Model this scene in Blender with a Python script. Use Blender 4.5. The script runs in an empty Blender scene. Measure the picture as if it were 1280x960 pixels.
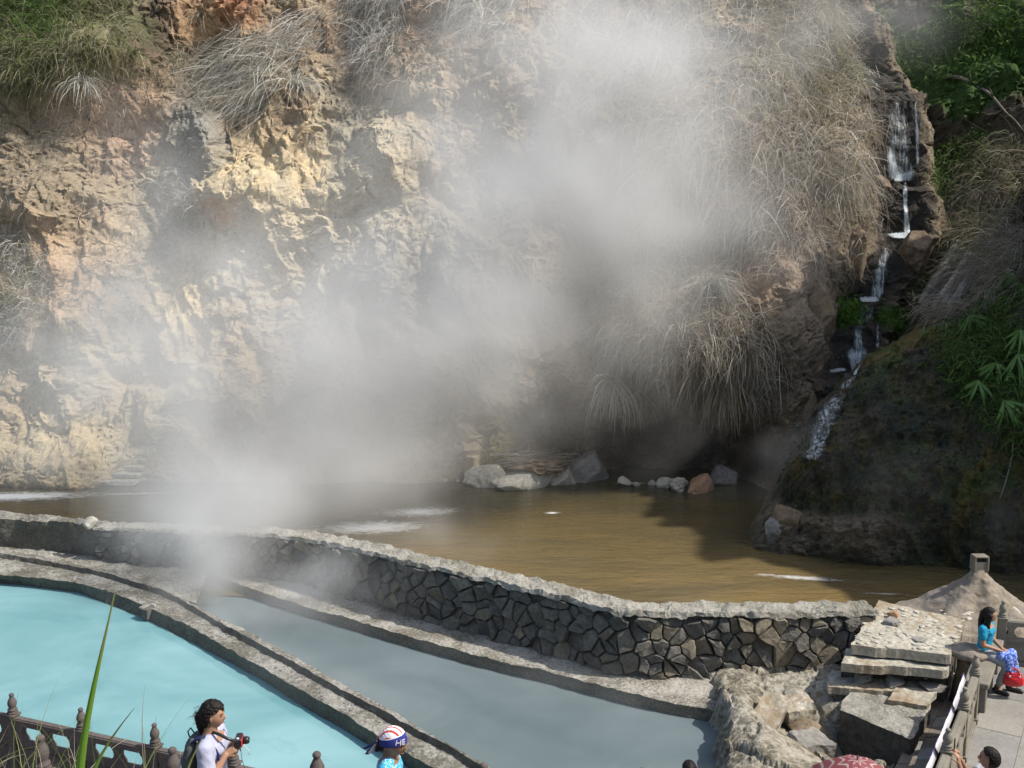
import bpy, bmesh, math, random
import numpy as np
from mathutils import Vector, Matrix
from mathutils.bvhtree import BVHTree

S = bpy.context.scene
C = S.collection
R = math.radians

# ------------------------------------------------------------------ camera
CAM_H = 7.4
PITCH = 8.0
FPX = 1250.0
cd = bpy.data.cameras.new('camera')
cam = bpy.data.objects.new('camera', cd)
C.objects.link(cam)
cam.location = (0, 0, CAM_H)
cam.rotation_euler = (R(90 - PITCH), 0, 0)
cd.sensor_width = 36
cd.lens = 36 * FPX / 1280
cd.clip_start = 0.05
cd.clip_end = 2000
S.camera = cam

# ------------------------------------------------------------------ sky + sun
SUN_EL, SUN_AZ = 51.0, 12.0          # az: degrees from +X towards the camera side (-Y)
sd = Vector((math.cos(R(SUN_EL)) * math.cos(R(SUN_AZ)), -math.cos(R(SUN_EL)) * math.sin(R(SUN_AZ)), math.sin(R(SUN_EL))))
w = bpy.data.worlds.new("World")
S.world = w
w.use_nodes = True
nt = w.node_tree
nt.nodes.clear()
sky = nt.nodes.new('ShaderNodeTexSky')
sky.sky_type = 'NISHITA'
sky.sun_disc = False
sky.sun_elevation = R(SUN_EL)
sky.sun_rotation = math.atan2(sd.x, sd.y)
sky.air_density = 1.3
sky.dust_density = 2.5
bg = nt.nodes.new('ShaderNodeBackground')
bg.inputs[1].default_value = 0.15
wo = nt.nodes.new('ShaderNodeOutputWorld')
nt.links.new(sky.outputs[0], bg.inputs[0])
nt.links.new(bg.outputs[0], wo.inputs[0])
sl = bpy.data.lights.new('sun', 'SUN')
sl.energy = 4.8
sl.angle = R(0.6)
sl.color = (1.0, 0.95, 0.87)
so = bpy.data.objects.new('sun', sl)
C.objects.link(so)
so.rotation_euler = (-sd).to_track_quat('-Z', 'Y').to_euler()
S.view_settings.view_transform = 'Standard'
S.view_settings.look = 'None'
S.view_settings.exposure = 0.18
S.view_settings.gamma = 1.0
S.cycles.volume_bounces = 3
S.cycles.transparent_max_bounces = 64
S.cycles.volume_step_rate = 2.0
S.cycles.volume_max_steps = 256
S.cycles.max_bounces = 6

# ------------------------------------------------------------------ maths helpers
_c, _s = math.cos(R(PITCH)), math.sin(R(PITCH))


def PZ(px, py, z):
    u, v = (px - 640) / FPX, (py - 480) / FPX
    t = (CAM_H - z) / (_s + v * _c)
    return Vector((u * t, (_c - v * _s) * t, z))


def PY(px, py, Y):
    u, v = (px - 640) / FPX, (py - 480) / FPX
    t = Y / (_c - v * _s)
    return Vector((u * t, Y, CAM_H - (_s + v * _c) * t))


def to_px(p):
    x, y, z = p[:, 0], p[:, 1], p[:, 2] - CAM_H
    d = y * _c - z * _s
    up = y * _s + z * _c
    return 640 + FPX * x / d, 480 - FPX * up / d


_rs = np.random.RandomState(7)
_perm = _rs.permutation(256)
_perm = np.concatenate([_perm, _perm, _perm])
_g = _rs.normal(size=(256, 3))
_g /= np.linalg.norm(_g, axis=1)[:, None]


def pn(p, seed=0):
    p = p + seed * 17.13
    i = np.floor(p).astype(np.int64)
    f = p - i
    i &= 255
    u = f * f * f * (f * (f * 6 - 15) + 10)
    out = 0
    for dx in (0, 1):
        wx = u[:, 0] if dx else 1 - u[:, 0]
        for dy in (0, 1):
            wy = u[:, 1] if dy else 1 - u[:, 1]
            for dz in (0, 1):
                wz = u[:, 2] if dz else 1 - u[:, 2]
                h = _perm[_perm[_perm[(i[:, 0] + dx) & 255] + ((i[:, 1] + dy) & 255)] + ((i[:, 2] + dz) & 255)]
                g = _g[h]
                out = out + wx * wy * wz * (g[:, 0] * (f[:, 0] - dx) + g[:, 1] * (f[:, 1] - dy) + g[:, 2] * (f[:, 2] - dz))
    return out * 1.5


def fbm(p, scale, octs=3, seed=0, gain=0.5):
    a, o, q = 1.0, 0, p * scale
    for k in range(octs):
        o = o + a * pn(q, seed + k)
        a *= gain
        q = q * 2.03
    return o


def ridged(p, scale, octs=3, seed=0, gain=0.5):
    a, o, q = 1.0, 0, p * scale
    for k in range(octs):
        o = o + a * (1 - 2 * np.abs(pn(q, seed + k)))
        a *= gain
        q = q * 2.03
    return o


def facets(a, b, cell, seed=0, tilt=0.6):
    """broken-rock relief on a 2-D sheet: every cell is its own tilted plane; returns height (in cells) and distance to the nearest joint"""
    u, v = a / cell, b / cell
    iu, iv = np.floor(u).astype(np.int64), np.floor(v).astype(np.int64)
    f1 = np.full(len(u), 9.0); f2 = np.full(len(u), 9.0); h = np.zeros(len(u))
    for du in (-1, 0, 1):
        for dv in (-1, 0, 1):
            cu, cv = iu + du, iv + dv
            k = _perm[(_perm[(cu + seed * 7) & 255] + cv) & 255]
            g = _g[k]
            g2 = _g[(k * 7 + 13) & 255]
            px_, py_ = cu + 0.5 + 0.45 * np.clip(g[:, 0], -1, 1), cv + 0.5 + 0.45 * np.clip(g[:, 1], -1, 1)
            d = np.hypot(u - px_, v - py_)
            hh = 0.5 * g[:, 2] + tilt * (g2[:, 0] * (u - px_) + g2[:, 1] * (v - py_))
            n1 = d < f1
            f2 = np.where(n1, f1, np.minimum(f2, d))
            h = np.where(n1, hh, h)
            f1 = np.where(n1, d, f1)
    return h, f2 - f1


def sstep(a, b, x):
    t = np.clip((x - a) / (b - a), 0, 1)
    return t * t * (3 - 2 * t)


# ------------------------------------------------------------------ object helpers
def link(o, parent=None):
    C.objects.link(o)
    if parent is not None:
        o.parent = parent
    return o


def np_mesh(name, V, F, mat=None, smooth=False, col=None):
    me = bpy.data.meshes.new(name)
    V = np.asarray(V, np.float32)
    F = np.asarray(F, np.int32)
    n, k = F.shape
    me.vertices.add(len(V))
    me.vertices.foreach_set('co', V.ravel())
    me.loops.add(n * k)
    me.loops.foreach_set('vertex_index', F.ravel())
    me.polygons.add(n)
    me.polygons.foreach_set('loop_start', np.arange(0, n * k, k, dtype=np.int32))
    me.polygons.foreach_set('loop_total', np.full(n, k, np.int32))
    me.polygons.foreach_set('use_smooth', np.full(n, smooth))
    me.update(calc_edges=True)
    if col is not None:
        at = me.color_attributes.new('col', 'FLOAT_COLOR', 'POINT')
        c4 = np.ones((len(V), 4), np.float32)
        c4[:, :3] = col
        at.data.foreach_set('color', c4.ravel())
    if mat:
        me.materials.append(mat)
    return me


def ob(name, me, parent=None, loc=None):
    o = bpy.data.objects.new(name, me)
    if loc is not None:
        o.location = loc
    return link(o, parent)


def bm_ob(name, bm, mat, parent=None, smooth=False, loc=None):
    me = bpy.data.meshes.new(name)
    bm.to_mesh(me)
    bm.free()
    if mat:
        me.materials.append(mat)
    if smooth:
        me.polygons.foreach_set('use_smooth', [True] * len(me.polygons))
    return ob(name, me, parent, loc)


def tag(o, label=None, cat=None, group=None, kind=None):
    if label: o['label'] = label
    if cat: o['category'] = cat
    if group: o['group'] = group
    if kind: o['kind'] = kind
    return o


def empty(name, loc=(0, 0, 0), rz=0):
    o = bpy.data.objects.new(name, None)
    o.location = loc
    o.rotation_euler = (0, 0, rz)
    return link(o)


def grid_faces(nu, nv):
    i = np.arange(nu - 1)[:, None]
    j = np.arange(nv - 1)[None, :]
    a = (i * nv + j).ravel()
    return np.stack([a, a + nv, a + nv + 1, a + 1], 1)


def add_box(bm, c, size, rot=None, bevel=0.0):
    r = bmesh.ops.create_cube(bm, size=1)
    vs = r['verts']
    for v in vs:
        v.co = Vector((v.co.x * size[0], v.co.y * size[1], v.co.z * size[2]))
    if bevel:
        es = list({e for v in vs for e in v.link_edges})
        rr = bmesh.ops.bevel(bm, geom=es, offset=bevel, segments=1, affect='EDGES')
        vs = list({v for f in rr['faces'] for v in f.verts} | {v for v in vs if v.is_valid})
    M = Matrix.Translation(c)
    if rot is not None:
        M = M @ rot.to_4x4()
    for v in vs:
        v.co = M @ v.co
    return vs


def add_lathe(bm, prof, seg=12, M=None):
    rings = []
    for r, z in prof:
        rings.append([bm.verts.new((r * math.cos(2 * math.pi * k / seg), r * math.sin(2 * math.pi * k / seg), z)) for k in range(seg)])
    for a, b in zip(rings, rings[1:]):
        for k in range(seg):
            bm.faces.new((a[k], a[(k + 1) % seg], b[(k + 1) % seg], b[k]))
    bm.faces.new(rings[0][::-1])
    bm.faces.new(rings[-1])
    if M is not None:
        for rr in rings:
            for v in rr:
                v.co = M @ v.co
    return rings


def add_tube(bm, pts, rad, seg=8):
    pts = [Vector(p) for p in pts]
    rads = rad if isinstance(rad, (list, tuple)) else [rad] * len(pts)
    rings = []
    up = Vector((0.13, 0.21, 1)).normalized()
    for i, p in enumerate(pts):
        t = (pts[min(i + 1, len(pts) - 1)] - pts[max(i - 1, 0)]).normalized()
        if abs(t.dot(up)) > 0.97:
            a = t.cross(Vector((1, 0, 0))).normalized()
        else:
            a = t.cross(up).normalized()
        b = t.cross(a)
        rings.append([bm.verts.new(p + rads[i] * (a * math.cos(2 * math.pi * k / seg) + b * math.sin(2 * math.pi * k / seg))) for k in range(seg)])
    for a, b in zip(rings, rings[1:]):
        for k in range(seg):
            bm.faces.new((a[k], a[(k + 1) % seg], b[(k + 1) % seg], b[k]))
    bm.faces.new(rings[0][::-1])
    bm.faces.new(rings[-1])


def resample(pts, n):
    P = np.array([list(p) for p in pts], float)
    d = np.concatenate([[0], np.cumsum(np.linalg.norm(np.diff(P, axis=0), axis=1))])
    t = np.linspace(0, d[-1], n)
    return np.stack([np.interp(t, d, P[:, k]) for k in range(3)], 1)


def smooth_line(A, k=3):
    for _ in range(k):
        B = A.copy()
        B[1:-1] = (A[:-2] + 2 * A[1:-1] + A[2:]) / 4
        A = B
    return A


def loft(name, rows, n, subs, mat, parent=None, amp=0.02, nscale=3.0, seed=0, smooth=False, soften=2):
    """rows: polylines along the length; subs[i] rows between line i and i+1."""
    Rw = [smooth_line(resample(r, n), soften) for r in rows]
    L = []
    for a, b, m in zip(Rw, Rw[1:], subs):
        for q in range(m):
            L.append(a + (b - a) * q / m)
    L.append(Rw[-1])
    V = np.array(L)                       # m x n x 3
    m = len(L)
    P = V.reshape(-1, 3)
    P = P + amp * np.stack([fbm(P, nscale, 3, seed), fbm(P, nscale, 3, seed + 9), fbm(P, nscale, 4, seed + 5) + 0.3 * ridged(P, nscale * 2.5, 2, seed + 3)], 1)
    F = grid_faces(m, n)
    o = ob(name, np_mesh(name, P, F, mat, smooth), parent)
    bm = bmesh.new()
    bm.from_mesh(o.data)
    bm.verts.ensure_lookup_table()
    for e in (0, n - 1):
        try:
            bm.faces.new([bm.verts[k * n + e] for k in range(m)])
        except ValueError:
            pass
    bm.to_mesh(o.data)
    bm.free()
    return o


# ------------------------------------------------------------------ materials
MATS = {}


def new_mat(name):
    m = bpy.data.materials.new(name)
    m.use_nodes = True
    t = m.node_tree
    t.nodes.clear()
    out = t.nodes.new('ShaderNodeOutputMaterial')
    b = t.nodes.new('ShaderNodeBsdfPrincipled')
    t.links.new(b.outputs[0], out.inputs[0])
    MATS[name] = m
    return m, t, b, out


def N(t, typ, **kw):
    n = t.nodes.new(typ)
    for k, v in kw.items():
        if k.startswith('i_'):
            key = k[2:]
            key = int(key) if key.isdigit() else key
            n.inputs[key].default_value = v
        else:
            setattr(n, k, v)
    return n


def ramp(t, src, stops, interp='LINEAR'):
    r = t.nodes.new('ShaderNodeValToRGB')
    r.color_ramp.interpolation = interp
    els = r.color_ramp.elements
    while len(els) < len(stops):
        els.new(0.5)
    for e, (p, c) in zip(els, stops):
        e.position = p
        e.color = (*c, 1) if len(c) == 3 else c
    t.links.new(src, r.inputs[0])
    return r.outputs[0]


def noise(t, scale, detail=4, rough=0.55, vec=None, dist=0.0):
    n = N(t, 'ShaderNodeTexNoise', i_Scale=scale, i_Detail=detail, i_Roughness=rough, i_Distortion=dist)
    if vec is not None:
        t.links.new(vec, n.inputs['Vector'])
    return n.outputs['Fac']


def pos(t, scale=None):
    g = t.nodes.new('ShaderNodeNewGeometry').outputs['Position']
    if scale is None:
        return g
    m = N(t, 'ShaderNodeVectorMath', operation='MULTIPLY')
    m.inputs[1].default_value = scale
    t.links.new(g, m.inputs[0])
    return m.outputs[0]


def mix(t, a, b, fac, mode='MIX'):
    m = t.nodes.new('ShaderNodeMix')
    m.data_type = 'RGBA'
    m.blend_type = mode
    for sock, v in ((m.inputs[0], fac), (m.inputs[6], a), (m.inputs[7], b)):
        if hasattr(v, 'is_linked') or isinstance(v, bpy.types.NodeSocket):
            t.links.new(v, sock)
        elif isinstance(v, (tuple, list)):
            sock.default_value = (*v, 1) if len(v) == 3 else v
        else:
            sock.default_value = v
    return m.outputs[2]


def mth(t, op, a, b=None):
    m = t.nodes.new('ShaderNodeMath')
    m.operation = op
    for s, v in ((m.inputs[0], a), (m.inputs[1], b)):
        if v is None:
            continue
        if isinstance(v, bpy.types.NodeSocket):
            t.links.new(v, s)
        else:
            s.default_value = v
    return m.outputs[0]


def bump(t, b, h, strength=0.5, dist=0.05):
    n = N(t, 'ShaderNodeBump', i_Strength=strength, i_Distance=dist)
    t.links.new(h, n.inputs['Height'])
    t.links.new(n.outputs[0], b.inputs['Normal'])


def rock_mat(name, base, base2=None, attr=False, s1=2.5, s2=14, contrast=(0.55, 1.35), rough=0.95, bstr=0.7, bdist=0.06, crust=None, crust_amt=0.55, spec=0.2, crust_scale=2.2, up_crust=False):
    m, t, b, o = new_mat(name)
    p = pos(t)
    n1 = noise(t, s1, 5, 0.6, p)
    n2 = noise(t, s2, 6, 0.65, p)
    if attr:
        c = N(t, 'ShaderNodeAttribute', attribute_name='col').outputs['Color']
    else:
        c = ramp(t, n1, [(0.3, base), (0.7, base2 or tuple(x * 1.3 for x in base))])
    v = ramp(t, n2, [(0.25, (contrast[0],) * 3), (0.75, (contrast[1],) * 3)])
    c = mix(t, c, v, 1.0, 'MULTIPLY')
    if name in ('wall_stone', 'wall_stone_tan', 'paver', 'paver_brown'):
        oi = t.nodes.new('ShaderNodeObjectInfo').outputs['Random']
        lo_v, hi_v = (0.80, 1.20) if 'wall' in name else (0.88, 1.1)
        c = mix(t, c, ramp(t, oi, [(0, (lo_v,) * 3), (0.5, (0.95, 0.93, 0.9) if 'wall' in name else (1, 1, 1)), (1, (hi_v, hi_v * 0.97, hi_v * 0.92))]), 1.0, 'MULTIPLY')
    if crust:
        n3 = mth(t, 'ADD', mth(t, 'MULTIPLY', noise(t, crust_scale * 4.5, 5, 0.7, p, 0.3), 0.55), mth(t, 'MULTIPLY', noise(t, crust_scale * 0.35, 3, 0.55, p, 0.3), 0.45))
        k = ramp(t, n3, [(crust_amt - 0.07, (0, 0, 0)), (crust_amt + 0.05, (1, 1, 1))])
        if up_crust:
            g = t.nodes.new('ShaderNodeNewGeometry')
            sx = t.nodes.new('ShaderNodeSeparateXYZ')
            t.links.new(g.outputs['Normal'], sx.inputs[0])
            upm = ramp(t, sx.outputs[2], [(0.35, (0, 0, 0)), (0.75, (1, 1, 1))])
            k = mix(t, k, upm, 1.0, 'MULTIPLY')
        c = mix(t, c, crust, k)
    t.links.new(c, b.inputs['Base Color'])
    b.inputs['Roughness'].default_value = rough
    b.inputs['Specular IOR Level'].default_value = spec
    vo = N(t, 'ShaderNodeTexVoronoi', i_Scale=s2 * 0.6)
    vo.feature = 'F1'
    t.links.new(p, vo.inputs['Vector'])
    h = mth(t, 'ADD', mth(t, 'MULTIPLY', n2, 1.0), mth(t, 'MULTIPLY', vo.outputs['Distance'], 0.35))
    bump(t, b, h, bstr, bdist)
    return m


rock_mat('cliff', None, attr=True, s2=8, contrast=(0.66, 1.32), bstr=0.7, bdist=0.10)
rock_mat('mound', None, attr=True, s2=9, contrast=(0.35, 1.6), bstr=1.0, bdist=0.12, rough=0.7, spec=0.35)
rock_mat('rock_pale', (0.34, 0.315, 0.26), (0.52, 0.49, 0.42), s2=9, bdist=0.03)
rock_mat('rock_red', (0.34, 0.19, 0.11), (0.42, 0.28, 0.18), s2=9, bdist=0.03)
rock_mat('rock_grey', (0.17, 0.16, 0.145), (0.27, 0.255, 0.23), s2=9, bdist=0.03)
rock_mat('rock_brown', (0.14, 0.105, 0.07), (0.25, 0.19, 0.13), s2=9, bdist=0.03)
rock_mat('wall_stone', (0.115, 0.11, 0.098), (0.18, 0.172, 0.152), s1=3.2, s2=13, bdist=0.045, bstr=1.0)
rock_mat('wall_stone_tan', (0.16, 0.14, 0.105), (0.22, 0.195, 0.15), s1=3.2, s2=16, bdist=0.02)
rock_mat('mortar', (0.085, 0.08, 0.07), (0.14, 0.13, 0.112), s2=20, bdist=0.02)
rock_mat('crusted', (0.14, 0.128, 0.10), (0.22, 0.20, 0.155), s1=1.6, s2=22, crust=(0.38, 0.36, 0.315), crust_amt=0.515, bstr=1.0, bdist=0.035, crust_scale=4.0, up_crust=True)
rock_mat('dark_side', (0.05, 0.045, 0.038), (0.12, 0.11, 0.095), s1=2.5, s2=9, bstr=1.0, bdist=0.08)
rock_mat('coping', (0.17, 0.158, 0.125), (0.25, 0.235, 0.19), s1=2, s2=25, crust=(0.34, 0.325, 0.285), crust_amt=0.505, bstr=1.0, bdist=0.03, crust_scale=6)
rock_mat('concrete_dark', (0.105, 0.098, 0.08), (0.165, 0.155, 0.125), s1=1.2, s2=16, crust=(0.31, 0.30, 0.27), crust_amt=0.535, bstr=0.9, bdist=0.03, crust_scale=3.0, up_crust=True)
rock_mat('slab', (0.33, 0.31, 0.25), (0.44, 0.41, 0.34), s1=2.5, s2=14, crust=(0.27, 0.21, 0.14), crust_amt=0.505, bstr=0.7, bdist=0.03, crust_scale=1.6)
rock_mat('bank', (0.12, 0.105, 0.075), (0.23, 0.205, 0.155), s1=1.4, s2=9, crust=(0.34, 0.315, 0.26), crust_amt=0.51, bstr=0.9, bdist=0.05, crust_scale=2.0)
rock_mat('paver', (0.20, 0.195, 0.18), (0.27, 0.26, 0.24), s1=1.4, s2=18, bstr=0.3, bdist=0.01, contrast=(0.8, 1.15))
rock_mat('paver_brown', (0.16, 0.13, 0.105), (0.21, 0.175, 0.145), s1=1.4, s2=18, bstr=0.4, bdist=0.012, contrast=(0.75, 1.2))
rock_mat('bal_brown', (0.085, 0.072, 0.068), (0.125, 0.105, 0.098), s1=3, s2=30, bstr=0.4, bdist=0.008, contrast=(0.75, 1.25))
rock_mat('bal_grey', (0.17, 0.155, 0.125), (0.235, 0.215, 0.175), s1=3, s2=30, bstr=0.4, bdist=0.008, contrast=(0.75, 1.25))
rock_mat('cone', (0.20, 0.165, 0.12), (0.31, 0.27, 0.22), s1=2.6, s2=12, bstr=0.7, bdist=0.03, crust=(0.23, 0.195, 0.165), crust_amt=0.52, crust_scale=1.6)
rock_mat('soil', (0.06, 0.055, 0.035), (0.11, 0.095, 0.06), s2=12, bstr=0.8)
rock_mat('wet_rock', (0.028, 0.026, 0.022), (0.07, 0.06, 0.05), s2=8, bstr=0.9, rough=0.45, spec=0.5)
rock_mat('bark', (0.13, 0.11, 0.085), (0.24, 0.21, 0.17), s1=4, s2=30, bstr=0.8, bdist=0.01)


def simple(name, col, rough=0.6, spec=0.4, var=0.15, scale=20, metal=0.0, trans=0.0):
    m, t, b, o = new_mat(name)
    n = noise(t, scale, 4, 0.6, pos(t))
    c = ramp(t, n, [(0.3, tuple(x * (1 - var) for x in col)), (0.7, tuple(min(1, x * (1 + var)) for x in col))])
    t.links.new(c, b.inputs['Base Color'])
    b.inputs['Roughness'].default_value = rough
    b.inputs['Specular IOR Level'].default_value = spec
    b.inputs['Metallic'].default_value = metal
    bump(t, b, n, 0.15, 0.004)
    return m


def blade_mat(name):
    m, t, b, o = new_mat(name)
    c = N(t, 'ShaderNodeAttribute', attribute_name='col').outputs['Color']
    t.links.new(c, b.inputs['Base Color'])
    b.inputs['Roughness'].default_value = 0.75
    b.inputs['Specular IOR Level'].default_value = 0.15
    tr = t.nodes.new('ShaderNodeBsdfTranslucent')
    t.links.new(c, tr.inputs[0])
    mx = t.nodes.new('ShaderNodeMixShader')
    mx.inputs[0].default_value = 0.25
    t.links.new(b.outputs[0], mx.inputs[1])
    t.links.new(tr.outputs[0], mx.inputs[2])
    t.links.new(mx.outputs[0], o.inputs[0])
    return m


blade_mat('blade')


def water_mat(name, c1, c2, scale, rough, bs, bd, bstr, stretch=(1, 1, 1), foam=None, c3=None, ior=1.33):
    m, t, b, o = new_mat(name)
    p = pos(t, stretch)
    n1 = noise(t, scale, 4, 0.6, p, 0.6)
    c = ramp(t, n1, [(0.32, c1), (0.66, c2)])
    if c3:
        n3 = noise(t, scale * 5, 5, 0.65, p, 0.8)
        k = ramp(t, n3, [(0.55, (0, 0, 0)), (0.72, (0.6, 0.6, 0.6))])
        c = mix(t, c, c3, k)
    if name == 'river':
        # darker, greener water towards the far bank
        sp_y = t.nodes.new('ShaderNodeSeparateXYZ')
        t.links.new(pos(t), sp_y.inputs[0])
        yy_ = mth(t, 'ADD', sp_y.outputs[1], mth(t, 'MULTIPLY', noise(t, 0.35, 4, 0.6, pos(t, (0.5, 1.2, 1)), 1.0), 6.0))
        c = mix(t, c, (0.045, 0.045, 0.030), ramp(t, mth(t, 'MULTIPLY', yy_, 0.02), [(0.50, (0, 0, 0)), (0.64, (0.75, 0.75, 0.75))]))
        fl = noise(t, 2.2, 5, 0.7, pos(t, (0.5, 3.2, 1)), 0.8)
        c = mix(t, c, (0.40, 0.38, 0.33), ramp(t, fl, [(0.66, (0, 0, 0)), (0.80, (0.45, 0.45, 0.45))]))
    if foam:
        k = None
        for (fx, fy, rx, ry, rz, thr) in foam:
            mp = N(t, 'ShaderNodeMapping')
            mp.vector_type = 'TEXTURE'
            mp.inputs[1].default_value = (fx, fy, 0)
            mp.inputs[2].default_value = (0, 0, rz)
            mp.inputs[3].default_value = (rx, ry, 1e3)
            t.links.new(pos(t), mp.inputs[0])
            ln = N(t, 'ShaderNodeVectorMath', operation='LENGTH')
            t.links.new(mp.outputs[0], ln.inputs[0])
            fall = mth(t, 'SUBTRACT', 1.0, ln.outputs['Value'])
            nf = noise(t, 3.2, 9, 0.8, pos(t, (0.8, 1.7, 1)), 1.6)
            q = mth(t, 'SUBTRACT', mth(t, 'ADD', nf, mth(t, 'MULTIPLY', fall, 0.45)), thr)
            q = mth(t, 'MULTIPLY', q, 4.0)
            q.node.use_clamp = True
            k = q if k is None else mth(t, 'MAXIMUM', k, q)
        c = mix(t, c, (0.62, 0.63, 0.62), k)
        r = mth(t, 'ADD', mth(t, 'MULTIPLY', k, 0.7), rough)
        t.links.new(r, b.inputs['Roughness'])
    else:
        b.inputs['Roughness'].default_value = rough
    t.links.new(c, b.inputs['Base Color'])
    b.inputs['IOR'].default_value = ior
    h = mth(t, 'ADD', noise(t, bs, 3, 0.5, p, 0.5), mth(t, 'MULTIPLY', noise(t, bs * 4, 3, 0.5, p), 0.3))
    bump(t, b, h, bstr, bd)
    return m


# ------------------------------------------------------------------ CLIFF (setting)
def bulge(x, z, px, py, rx, rz, amp, Y=33.5, p=2):
    q = PY(px, py, Y)
    return -amp * np.exp(-(np.abs((x - q.x) / rx) ** p + np.abs((z - q.z) / rz) ** p))


RZ = [-2, 0.0, 1.4, 1.5, 2.9, 3.05, 3.7, 4.7, 4.8, 5.4, 5.5, 7.6, 7.7, 9.3, 9.45, 12.4, 12.6, 14, 16, 26]
RY = [29.3, 29.5, 29.8, 30.8, 31.2, 32.0, 32.2, 32.5, 32.9, 33.0, 33.7, 34.1, 34.8, 35.0, 35.7, 36.2, 37.4, 39, 41, 52]
RXC = [[-2, 0, 1.5, 3.0, 4.2, 5.5, 7.0, 7.7, 9.4, 12.4, 14, 20], [9.3, 9.4, 9.9, 10.8, 11.15, 11.8, 12.9, 13.4, 13.5, 13.5, 13.2, 12.5]]


def cliff_Y(x, z):
    zz = np.maximum(z, 0)
    b = 31.4 + 0.30 * zz + 0.008 * zz ** 2
    b = b + bulge(x, z, 480, 200, 1.3, 1.6, 1.3) + bulge(x, z, 320, 235, 2.0, 1.3, 1.5) + bulge(x, z, 232, 150, 1.1, 1.4, 1.1)
    b = b + bulge(x, z, 150, 215, 1.8, 2.2, -1.0) + bulge(x, z, 400, 90, 1.5, 2.2, -0.8) + bulge(x, z, 190, 40, 1.3, 1.5, -1.4)
    b = b + bulge(x, z, 60, 60, 3.0, 1.6, 1.4) + bulge(x, z, 60, 400, 2.2, 2.0, 0.9) + bulge(x, z, 220, 340, 1.2, 2.5, -0.6)
    b = b + bulge(x, z, 100, 570, 2.2, 0.9, 0.9, p=3) + bulge(x, z, 500, 480, 4.5, 2.2, 0.9) + bulge(x, z, 620, 330, 3, 2, 0.7)
    b = b + bulge(x, z, 600, 60, 3.5, 2.2, 0.9)
    b = b + bulge(x, z, 920, 170, 3.6, 4.2, 2.4) + bulge(x, z, 860, 420, 2.9, 1.7, 2.7, 31)
    b = b + bulge(x, z, 850, 575, 3.6, 0.95, -2.2, 32, 3) + bulge(x, z, 700, 540, 1.3, 0.9, -1.2, 32)
    b = b + bulge(x, z, 990, 420, 1.0, 2.6, 1.2, 31)
    # ground comes forward to the right of the cave
    b = b - 2.2 * sstep(6.0, 9.0, x) * np.exp(-zz / 5)
    # right of the ravine
    xc = np.interp(z, *RXC)
    right = 32.2 + 0.42 * zz + 0.012 * zz ** 2 - 0.75 * np.maximum(x - 15, 0) - 0.02 * np.maximum(x - 15, 0) ** 2
    kr = sstep(0.4, 2.2, x - xc)
    b = b * (1 - kr) + right * kr
    yr = np.interp(z, RZ, RY)
    kk = np.exp(-np.abs((x - xc) / 1.25) ** 3)
    b = b * (1 - kk) + yr * kk
    return b, kk, kr


xs = np.arange(-24, 23.01, 0.066)
zs = np.concatenate([np.arange(-1.2, 17.6, 0.062), np.arange(17.6, 25, 0.3)])
X, Z = np.meshgrid(xs, zs, indexing='ij')
Xf, Zf = X.ravel(), Z.ravel()
Yf, kRav, kRight = cliff_Y(Xf, Zf)
P = np.stack([Xf, Yf, Zf], 1)
wp = P + 0.8 * np.stack([fbm(P, 0.35, 2, 31), fbm(P, 0.35, 2, 32), fbm(P, 0.35, 2, 33)], 1)
big = fbm(wp, 0.28, 2, 1)
midn = fbm(wp * np.array([1, 1, 0.7]), 0.8, 3, 5, 0.5)
bands = ridged(wp * np.array([1.3, 1, 0.45]), 0.55, 2, 15, 0.5)
fine = fbm(wp, 2.4, 4, 11, 0.62)
patch = sstep(-0.35, 0.45, fbm(P, 0.32, 2, 25))
cr = np.abs(fbm(wp, 1.6, 3, 21))
crack = np.exp(-(cr / 0.045) ** 2)
pxs, pys = to_px(P)
rough_k = 1 - 0.55 * kRav
_wx, _wz = Xf + 0.35 * fbm(P, 1.1, 3, 201), Zf + 0.35 * fbm(P, 1.1, 3, 202)
fa, ja = facets(_wx + 0.3 * _wz, _wz * 1.25, 1.5, 1)
fb, jb = facets(_wx - 0.2 * _wz, _wz * 1.2, 0.62, 5)
fc, jc = facets(_wx, _wz, 0.27, 9)
fmask = sstep(-0.4, 0.3, fbm(P, 0.4, 2, 205))
disp = (0.8 * big + 0.26 * midn + 0.20 * (bands - 0.6) + 0.20 * fa + (0.05 + 0.09 * fmask) * fb + 0.045 * fmask * fc - 0.08 * np.exp(-ja / 0.06) - 0.04 * fmask * np.exp(-jb / 0.08) + (0.06 + 0.09 * patch) * fine + 0.035 * ridged(wp, 5.5, 2, 19) - (0.04 + 0.10 * patch) * crack) * rough_k
# smoother wash of flowstone at the foot on the left
foot = np.exp(-(np.maximum(pys, 500) - 580) ** 2 / 50 ** 2) * (pxs < 560)
disp = disp * (1 - 0.6 * foot)
# diagonal erosion runnels
run = ridged(np.stack([(Xf + 0.55 * Zf) * 1.8, Zf * 0.22, Yf * 0.1], 1), 1.0, 2, 41)
runm = np.clip(np.exp(-((pxs - 230) / 120) ** 2 - ((pys - 370) / 120) ** 2) + np.exp(-((pxs - 350) / 90) ** 2 - ((pys - 140) / 90) ** 2), 0, 1)
disp = disp + 0.18 * runm * (run - 0.6)
P[:, 1] -= disp * 0.93
P[:, 2] += disp * 0.25 + 0.16 * fbm(wp, 1.3, 2, 51)
P[:, 0] += 0.18 * fbm(wp, 1.3, 2, 52)

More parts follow.
